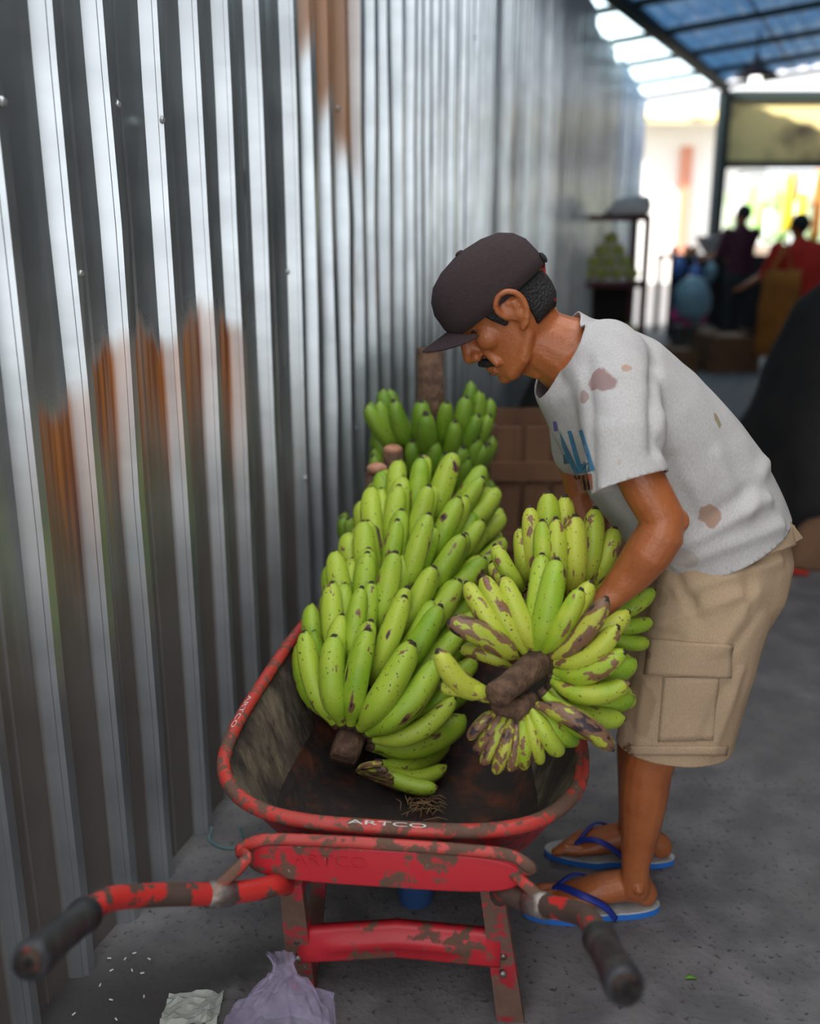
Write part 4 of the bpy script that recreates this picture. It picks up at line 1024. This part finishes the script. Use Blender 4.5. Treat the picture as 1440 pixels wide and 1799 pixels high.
tag(put('leaf_scrap', MB().tube([lf + Vector((-.01, 0, .004)), lf + Vector((0, .004, .006)), lf + Vector((.012, 0, .003))], [(.001, .001), (.006, .001), (.001, .001)], 8), M['leaf']), 'tiny green leaf scrap on the concrete near the right grip', 'leaf')
sc = G(745, 1425, .248)
mb = MB()
for i in range(46):
    a = random.uniform(0, 6.28); l = random.uniform(.02, .05); p = sc + Vector((random.gauss(0, .018), random.gauss(0, .012), random.uniform(.002, .018)))
    d = Vector((math.cos(a), math.sin(a)*.7, random.uniform(-.1, .35))) * l
    mb.tube([p - d*.5, p + Vector((random.uniform(-.006, .006), 0, .006)), p + d*.5], .0009, 4)
for v in mb.v: v.z = max(v.z, .246)
o = put('straw', mb, M['straw']); o['kind'] = 'stuff'; o['label'] = 'tangle of dry straw lying in the wheelbarrow tray'; o['category'] = 'straw'

# ------------------------------------------------------------------ crate, dark pile and rack by the wall
def crate(x0, x1, y0, depth, top, name, label):
    c = tag(empty(name, ((x0+x1)/2, y0 + depth/2, 0)), label, 'crate')
    n = 5; w = (x1 - x0) / n
    for i in range(n): put('slat', MB().box((x0 + w*(i+.5), y0, top/2), (w*.80, .014, top)), M['wood'], c, smooth=False)
    for i in range(3): put('slat', MB().box((x0, y0 + depth*(i+.5)/3, top/2), (.014, depth/3*.8, top)), M['wood'], c, smooth=False); put('slat', MB().box((x1, y0 + depth*(i+.5)/3, top/2), (.014, depth/3*.8, top)), M['wood'], c, smooth=False)
    for z in (.08, top*.5, top - .14):
        put('rail', MB().box(((x0+x1)/2, y0 - .014, z), (x1 - x0 + .02, .014, .06)), M['wood'], c, smooth=False)
    put('back_panel', MB().box(((x0+x1)/2, y0 + depth, top/2), (x1 - x0, .012, top)), M['wood'], c, smooth=False)
    return c
xa, xb = U(868, 750, 3.1), U(1046, 750, 3.1)
crate(xa.x, xb.x + .14, 3.1, .34, xa.z, 'wooden_crate', 'old brown slatted wooden crate standing behind the man by the metal wall')
def heap(name, label, cat, c, size, m, top, seed, amp=.06):
    mb = MB(); rings = []
    for i in range(12):
        f = i / 11; r = (1 - .30*f) * math.sqrt(max(.0, 1 - f**3.2)) if f < 1 else .02
        rings.append([Vector((c[0] + size[0]*r*math.copysign(abs(math.cos(2*math.pi*k/28))**.7, math.cos(2*math.pi*k/28)), c[1] + size[1]*r*math.copysign(abs(math.sin(2*math.pi*k/28))**.7, math.sin(2*math.pi*k/28)), top*f)) for k in range(28)])
    mb.loft(rings)
    for v in mb.v:
        n = noise.noise_vector((v.x*3 + seed, v.y*3, v.z*3)); v += Vector((n.x, n.y, n.z * .5)) * amp; v.z = max(v.z, 0)
    return tag(put(name, mb, m), label, cat)
p = U(955, 690, 4.6)
heap('covered_pile', 'black covered pile standing behind the slatted crate', 'pile', (p.x + .16, 4.75), (.33, .3), M['black'], U(955, 585, 4.6).z, 1.0, .03)
# rack
ry = 8.5; r0 = U(1020, 383, ry); r1 = U(1138, 383, ry); rw = r1.x - r0.x; rc = (r0.x + r1.x)/2
rk = tag(empty('shelf_rack', (rc, ry + .25, 0)), 'dark red metal shelf rack with cabbages beside the end of the metal wall', 'shelf')
for x in (r0.x, r1.x):
    for y in (ry, ry + .5): put('post', MB().box((x, y, r0.z/2), (.05, .05, r0.z)), M['rack'], rk, smooth=False)
z1 = U(1078, 500, ry).z; z2 = U(1078, 600, ry).z
for z in (r0.z, z1, max(z2, .25)):
    put('shelf', MB().box((rc, ry + .25, z), (rw + .05, .55, .045)), M['rack'], rk, smooth=False)
put('dark_back_sheet', MB().box((rc, ry + .51, z1/2), (rw, .015, z1 - .06)), M['black'], rk, smooth=False)  # black sheet added to make the lower tier dark
def cabbage(c, r, label, group=None):
    t = tag(empty('cabbage', (c.x, c.y, c.z - r)), label, 'cabbage', group)
    mb = MB().ball(c, (r, r, r*.85)); crumple(mb, r*.10, 3/r); put('head', mb, M['cabbage'], t)
    for k in range(3):
        a = k * 2.1; lf_ = MB(); V = []
        for i in range(5):
            for j in range(5):
                u = -.8 + 1.6*i/4; v_ = -.9 + 1.5*j/4; V.append(c + Vector((math.cos(a+u)*math.cos(v_), math.sin(a+u)*math.cos(v_), math.sin(v_)*.85)) * r * (1.02 + .07*abs(u)))
        lf_.add(V, [(i*5+j, i*5+j+1, (i+1)*5+j+1, (i+1)*5+j) for i in range(4) for j in range(4)]); put('leaf', lf_, M['cabbage'], t)
    return t
zz = z1 + .025
for lv, (n, rr) in enumerate(((4, .061), (3, .061), (2, .061), (1, .061))):
    for i in range(n):
        x = rc + (i - (n-1)/2) * .125 + .01; c = Vector((x, ry + .14, zz + .060 + lv*.094))
        cabbage(c, rr, ('pale green cabbage in the pyramid on the rack\'s upper shelf'), 'cabbages piled on the upper shelf')
for i in range(4):
    cabbage(Vector((rc - .17 + i*.125, ry + .14, max(z2, .25) + .0225 + .060)), .061, 'pale green cabbage on the rack\'s lower shelf', 'cabbages on the lower shelf')
mb = MB(); rings = []
for i in range(8):
    f = i/7; r = math.sqrt(max(.01, 1 - f*f)); rings.append([Vector((rc + .13 + .19*r*math.cos(2*math.pi*k/20) + .10*f, ry + .22 + .2*r*math.sin(2*math.pi*k/20), r0.z + .0235 + .17*f)) for k in range(20)])
mb.loft(rings)
for v in mb.v:
    n = noise.noise((v.x*9, v.y*9, v.z*9)); v.z = max(r0.z + .0235, v.z + n*.035)
tag(put('sack', mb, M['white_bag']), 'white crumpled sack lying on top of the dark red rack', 'sack')

# ------------------------------------------------------------------ market behind
def boxy(name, label, cat, c, size, m, rz=0.0, group=None):
    o = put(name, MB().box(c, size, rz), m, smooth=False); bevel(o, .012); return tag(o, label, cat, group)
def carton(label, px0, px1, py0, py1, Y, rz):
    a, b = U(px0, py0, Y), U(px1, py1, Y); g = G((px0+px1)/2, py1); hgt = max(.2, U(px0, py0, g.y).z); a = U(px0, py0, g.y); b = U(px1, py1, g.y); w = b.x - a.x
    c = Vector(((a.x+b.x)/2, g.y + w*.4, 0)); t = tag(empty('cardboard_box', c), label, 'box')
    put('carton', MB().box((c.x, c.y, hgt/2), (w, w*.8, hgt), rz), M['cardboard'], t, smooth=False)
    for s_ in (-1, 1):
        Mx_ = Matrix.Rotation(rz, 3, 'Z') @ Matrix.Rotation(s_*.5, 3, 'Y'); put('flap', MB().box(c + Vector((s_*w*.40, 0, hgt + .03)), (w*.2, w*.70, .012), M=Mx_), M['cardboard'], t, smooth=False)
    return t
carton('open brown cardboard box on the dark market floor behind the man\'s back', 1243, 1330, 592, 655, 9.6, .12)
carton('smaller dark brown box left of the open cardboard box', 1172, 1226, 615, 655, 9.7, -.06)
gb = G(1213, 640); gb.y += .75; gb.x += .2
mb = MB().ball((gb.x - .02, gb.y, .60), (.20, .18, .24), n=20, m=12); crumple(mb, .03, 9); 
for v in mb.v: v.z = max(v.z, 0)
st_ = tag(put('stool', MB().box((gb.x, gb.y, .16), (.4, .34, .32)), M['grey_wood'], smooth=False), 'low dark wooden block under the pale blue plastic bag', 'block')
tag(put('plastic_bag', mb, M['bluebag']), 'pale blue plastic bag of vegetables on the low dark block', 'plastic bag')
for i, (px, py) in enumerate([(1187, 553), (1207, 563), (1231, 558)]):
    q = U(px, py, gb.y); mb = MB()
    for k in range(6):
        a = k*math.pi/3; mb.ball(q + Vector((.035*math.cos(a), 0, .035*math.sin(a))), (.032, .02, .032), n=8, m=5)
    f = tag(empty('flower', q), ['bright pink flower left of the pale blue bag', 'pink flower in the middle above the pale blue bag', 'pink flower at the right above the pale blue bag'][i], 'flower'); put('petals', mb, M['pink'], f); put('stem', MB().tube([q, Vector((gb.x - .05 + .05*i, gb.y, .5))], .008, 6), M['leaf'], f)

def figure(name, label, base, hgt, top_m, leg_m, lean, arm, width=1.0, sit=False, face=1):
    t = tag(empty(name, base), label, 'person'); b = Vector(base); k = hgt / 1.6
    def q(x, y, z): return b + Vector((x*k, y*k, z*k))
    hipz = .80; hp = (0, 0, hipz); ch = (lean*.5, 0, hipz + .36); sh_ = (lean*.75, 0, hipz + .52); nk = (lean*.9, 0, hipz + .60); hd2 = (lean*1.05, 0, hipz + .70)
    bd = MB(); bd.capsule([q(*hp), q(*ch), q(*sh_)], [(.10*k, .13*k*width), (.10*k, .15*k*width), (.08*k, .15*k*width)], 14, side=(0, 1, 0) if face else (1, 0, 0)); bd.capsule([q(*sh_), q(*nk), q(*hd2)], [.06*k, .05*k, .06*k], 10); bd.ball(q(*hd2) + Vector((0, 0, .03*k)), (.085*k, .078*k, .11*k))
    bd.ball(q(*hd2) + Vector((-.085*k, 0, .02*k)), .018*k)
    ya = Vector((0, 1, 0)) if face else Vector((1, 0, 0))
    arms = []
    for s_ in (-1, 1):
        p0 = q(*sh_) + ya*(.17*s_*k*width); p1 = p0 + Vector((arm[0]*.5, 0, -.24))*k; p2 = p1 + Vector((arm[0], -.02*s_, arm[1]))*k; arms.append((p0, p1, p2))
        bd.capsule([p0, p1, p2], [.05*k, .042*k, .03*k], 10); bd.capsule([p2, p2 + (p2-p1).normalized()*.10*k], [.032*k, .02*k], 8)
        for fi in range(4): bd.capsule([p2 + (p2-p1).normalized()*.09*k + ya*(.012*(fi-1.5))*k*2, p2 + (p2-p1).normalized()*.17*k + ya*(.012*(fi-1.5))*k*2], .009*k, 6)
        l0 = q(*hp) + ya*(.085*s_*k); kn = l0 + Vector((0, 0, -.38*k)); an = kn + Vector((.0, 0, -.36*k)); bd.capsule([l0, kn, an], [.085*k, .06*k, .04*k], 10); bd.capsule([an + Vector((.03*k, 0, -.02*k)), an + Vector((-.13*k, 0, -.03*k))], [.035*k, .028*k], 8)
    put('body', remesh(bd, .016, 2), M['skin'], t)
    c1 = MB(); c1.capsule([q(hp[0], 0, hipz - .06), q(*ch), q(*sh_), q(*nk)], [(.13*k, .165*k*width), (.125*k, .18*k*width), (.10*k, .185*k*width), (.06*k, .07*k)], 16, side=ya)
    for p0, p1, p2 in arms: c1.capsule([p0, p1, p1.lerp(p2, .2)], [.075*k, .062*k, .055*k], 10)
    put('shirt', remesh(c1, .016, 2), top_m, t)
    c2 = MB(); c2.capsule([q(0, 0, hipz + .02), q(0, 0, hipz - .1)], [(.135*k, .17*k*width)]*2, 16, side=ya)
    for s_ in (-1, 1):
        l0 = q(*hp) + ya*(.085*s_*k); kn = l0 + Vector((0, 0, -.38*k)); an = kn + Vector((0, 0, -.30*k)); c2.capsule([l0, kn, an], [.105*k, .085*k, .075*k], 12)
    put('trousers', remesh(c2, .016, 2), leg_m, t)
    put('hair', MB().ball(q(*hd2) + Vector((.015*k, 0, .055*k)), (.098*k, .092*k, .105*k), n=16, m=10), M['hair'], t)
    return t
pm = G(1296, 584); pm.y = 12.4; pm.x = U(1296, 500, 12.4).x; figure('person', 'standing shopper in maroon shirt and black trousers with back turned at the far stall', (pm.x, pm.y, 0), 1.56, M['maroon'], M['black'], -.02, (-.14, -.05), 1.0, face=0)
pr = U(1402, 404, 9.2); figure('person', 'shopper in a bright red top and orange-brown skirt leaning over beside the black covered heap', (pr.x + .12, 9.2, 0), 1.42, M['red_cloth'], M['orange_cloth'], -.13, (-.16, -.10), 1.35, face=0)
# orange-brown cloth bag hanging at her side
oc = U(1366, 545, 8.7); ob_ = MB(); rings = []
for i in range(8):
    f = i/7; w = (.15 + .02*math.sin(f*3)) ; rings.append([Vector((oc.x + .04*f + w*math.cos(2*math.pi*k/16), 8.75 + .08*math.sin(2*math.pi*k/16), oc.z - .40 + .72*f)) for k in range(16)])
ob_.loft(rings); crumple(ob_, .02, 6)
tg = tag(empty('shoulder_bag', (oc.x, 8.75, oc.z - .4)), 'large orange-brown cloth bag hanging from the red-topped shopper\'s shoulder', 'bag')
put('bag_body', ob_, M['orange_cloth'], tg); put('bag_strap', MB().tube([(oc.x - .08, 8.75, oc.z + .3), (oc.x + .12, 8.95, oc.z + .56), (oc.x + .12, 8.8, oc.z + .3)], [(.02, .004)]*3, 6), M['orange_cloth'], tg)
# black covered heap at the right edge
hp_ = G(1440, 960)
heap('covered_heap', 'tall heap under black sheeting at the right edge of the photo', 'heap', (hp_.x + .42, 4.75), (.62, .75), M['black'], 1.22, 4.0, .07)
sk = G(1432, 1010)
heap('brown_sack', 'low brown sack on the floor in front of the black heap', 'sack', (sk.x + .06, sk.y + .14), (.14, .10), M['cardboard'], .20, 2.0, .02)
rg = G(1390, 1012); tag(put('red_rag', MB().capsule([rg + Vector((-.05, 0, .012)), rg + Vector((.0, .01, .016)), rg + Vector((.06, 0, .012))], [.010, .013, .009], 8), M['red_cloth']), 'small dark red rag on the floor beside the brown sack', 'rag')
# market table with dark goods, basin and produce
ty = 13.0; ta = U(1178, 440, ty); tb = U(1352, 440, ty); tz = U(1220, 452, ty).z
tt = tag(empty('market_table', ((ta.x+tb.x)/2, ty + .35, 0)), 'dark market table left of the shopper in maroon', 'table')
put('table_top', MB().box(((ta.x+tb.x)/2, ty + .35, tz), (tb.x - ta.x, .8, .05)), M['grey_wood'], tt, smooth=False)
for x in (ta.x + .04, tb.x - .04):
    for y in (ty, ty + .7): put('leg', MB().box((x, y, (tz-.025)/2), (.06, .06, tz-.025)), M['grey_wood'], tt, smooth=False)
put('dark_skirt', MB().box(((ta.x+tb.x)/2, ty - .06, tz/2), (tb.x - ta.x, .02, tz - .02)), M['black'], tt, smooth=False)  # black sheet added to make the space under the table dark
for i, (px, py, m, r) in enumerate([(1192, 470, 'blue_plastic', .085), (1221, 485, 'blue_plastic', .09), (1249, 478, 'bluebag', .08)]):
    q = U(px, py, ty - .155); mb = MB().ball(q, (r, .075, r*1.5)); crumple(mb, .015, 9); mb.tube([q + Vector((0, 0, r*1.2)), Vector((q.x, ty - .08, tz - .0))], .012, 6)
    tag(put('hanging_bag', mb, M[m]), ['dark blue bag hanging at the left of the market table front', 'dark blue bag hanging in the middle of the market table front', 'pale bag hanging at the right of the market table front'][i], 'bag')
bs = U(1258, 408, ty + .3); tag(put('basin', MB().lathe((bs.x, ty + .3, tz + .025), [(.12, 0), (.2, .10), (.26, .22), (.27, .23), (.25, .22), (.1, .02)], 20), M['white_bag']), 'wide pale basin standing on the market table', 'basin')
for i, (dx, dz, m) in enumerate([(-.22, 0, 'orange_cloth'), (-.10, 0, 'orange_cloth'), (-.16, .0, 'pack_red'), (-.30, 0, 'pack_red')]):
    q = Vector((bs.x + dx - .18, ty + .1 + .12*i, tz + .025 + .055)); mb = MB().ball(q, .055)
    f = tag(empty('fruit', q - Vector((0, 0, .055))), ['orange fruit nearest the basin on the market table', 'orange fruit at the table middle', 'red fruit at the table middle', 'red fruit at the table\'s left end'][i], 'fruit'); put('flesh', mb, M[m], f); put('stem', MB().tube([q + Vector((0, 0, .05)), q + Vector((.005, 0, .07))], .006, 6), M['leaf'], f)
# far stall with hanging packets and greens
fy = 16.5; fa = U(1290, 430, fy); fb = U(1560, 430, fy); fz = fa.z
fs = tag(empty('market_stall', ((fa.x+fb.x)/2, fy + .4, 0)), 'far market stall with a pale counter and a rail of hanging packets', 'stall')
put('counter', MB().box(((fa.x+fb.x)/2, fy + .4, fz/2), (fb.x - fa.x, .8, fz)), mat('pale_counter', (.45, .40, .34), .8, 0, (.3, .2, .15), 3), fs, smooth=False)
rz_ = U(1350, 303, fy).z
for i in range(4):
    put('back_panel', MB().box((fa.x + .28 + i * .66, fy + .85, fz + .42), (.46, .03, .80)), M['stall_back'], fs, smooth=False)
put('rail', MB().tube([(fa.x, fy, rz_), (fb.x, fy, rz_)], .02, 8), M['beam'], fs)
for x in (fa.x, fb.x): put('post', MB().box((x, fy, rz_/2), (.06, .06, rz_)), M['beam'], fs, smooth=False)
pk = [(1302, 345, 22, 62, 'pack_white'), (1320, 352, 14, 50, 'pack_green'), (1334, 385, 24, 60, 'pack_green'), (1366, 340, 12, 60, 'pack_green'), (1385, 358, 20, 90, 'yellow'), (1408, 372, 18, 60, 'yellow'), (1424, 335, 16, 50, 'pack_white'), (1436, 360, 16, 110, 'orange_cloth'), (1398, 330, 10, 40, 'pack_red'), (1350, 395, 14, 44, 'pack_white')]
place = ['at the far left of the rail', 'second from the left on the rail', 'low near the rail\'s left', 'thin one at the rail\'s middle', 'tall one at the rail\'s middle', 'low one right of the tall yellow one', 'right of the yellow ones', 'at the right edge of the photo', 'small one above the yellow ones', 'low one left of the tall yellow one']
nm = {'pack_white': 'white', 'pack_green': 'green', 'yellow': 'yellow', 'orange_cloth': 'orange-brown', 'pack_red': 'red'}
for ip, ((px, py, w, hh, m), pl) in enumerate(zip(pk, place)):
    yq = fy - .08 - .12 * (ip % 3) - (.36 if ip == 8 else .40 if ip == 9 else 0)
    q = U(px, py, yq); kx = fy / 1.0 / FPX
    t = tag(empty('hanging_packet', (q.x, yq, q.z - hh*kx/2)), f'{nm[m]} packet hanging at the far stall, {pl}', 'packet')
    mb = MB().tube([q - Vector((0, 0, hh*kx/2)), q - Vector((0, 0, hh*kx*.4)), q, q + Vector((0, 0, hh*kx*.4)), q + Vector((0, 0, hh*kx/2))], [(w*kx/2, .006), (w*kx/2, .04), (w*kx/2, .05), (w*kx/2, .035), (w*kx/2, .006)], 12, side=(0, 1, 0)); put('packet', mb, M[m], t)
    put('string', MB().tube([q + Vector((0, 0, hh*kx/2)), (q.x, fy - .02, rz_)], .005, 4), M['beam'], t)
for i, px in enumerate((1318, 1345, 1372, 1400, 1428)):
    q = U(px, 425, fy + .2); c = Vector((q.x, fy + .2, fz + .012)); mb = MB()
    for k in range(9):
        a = k*.7; d = Vector((math.cos(a)*.108, math.sin(a)*.1, .12 + .05*(k % 3))); mb.tube([c, c + d*.6, c + d + Vector((0, 0, -.02))], [(.01, .01), (.05, .012), (.006, .004)], 6)
    tag(put('leafy_greens', mb, M['leaf']), ['leafy greens at the left end of the far counter', 'second heap of leafy greens on the far counter', 'middle heap of leafy greens on the far counter', 'fourth heap of leafy greens on the far counter', 'leafy greens at the right of the far counter'][i], 'vegetables')
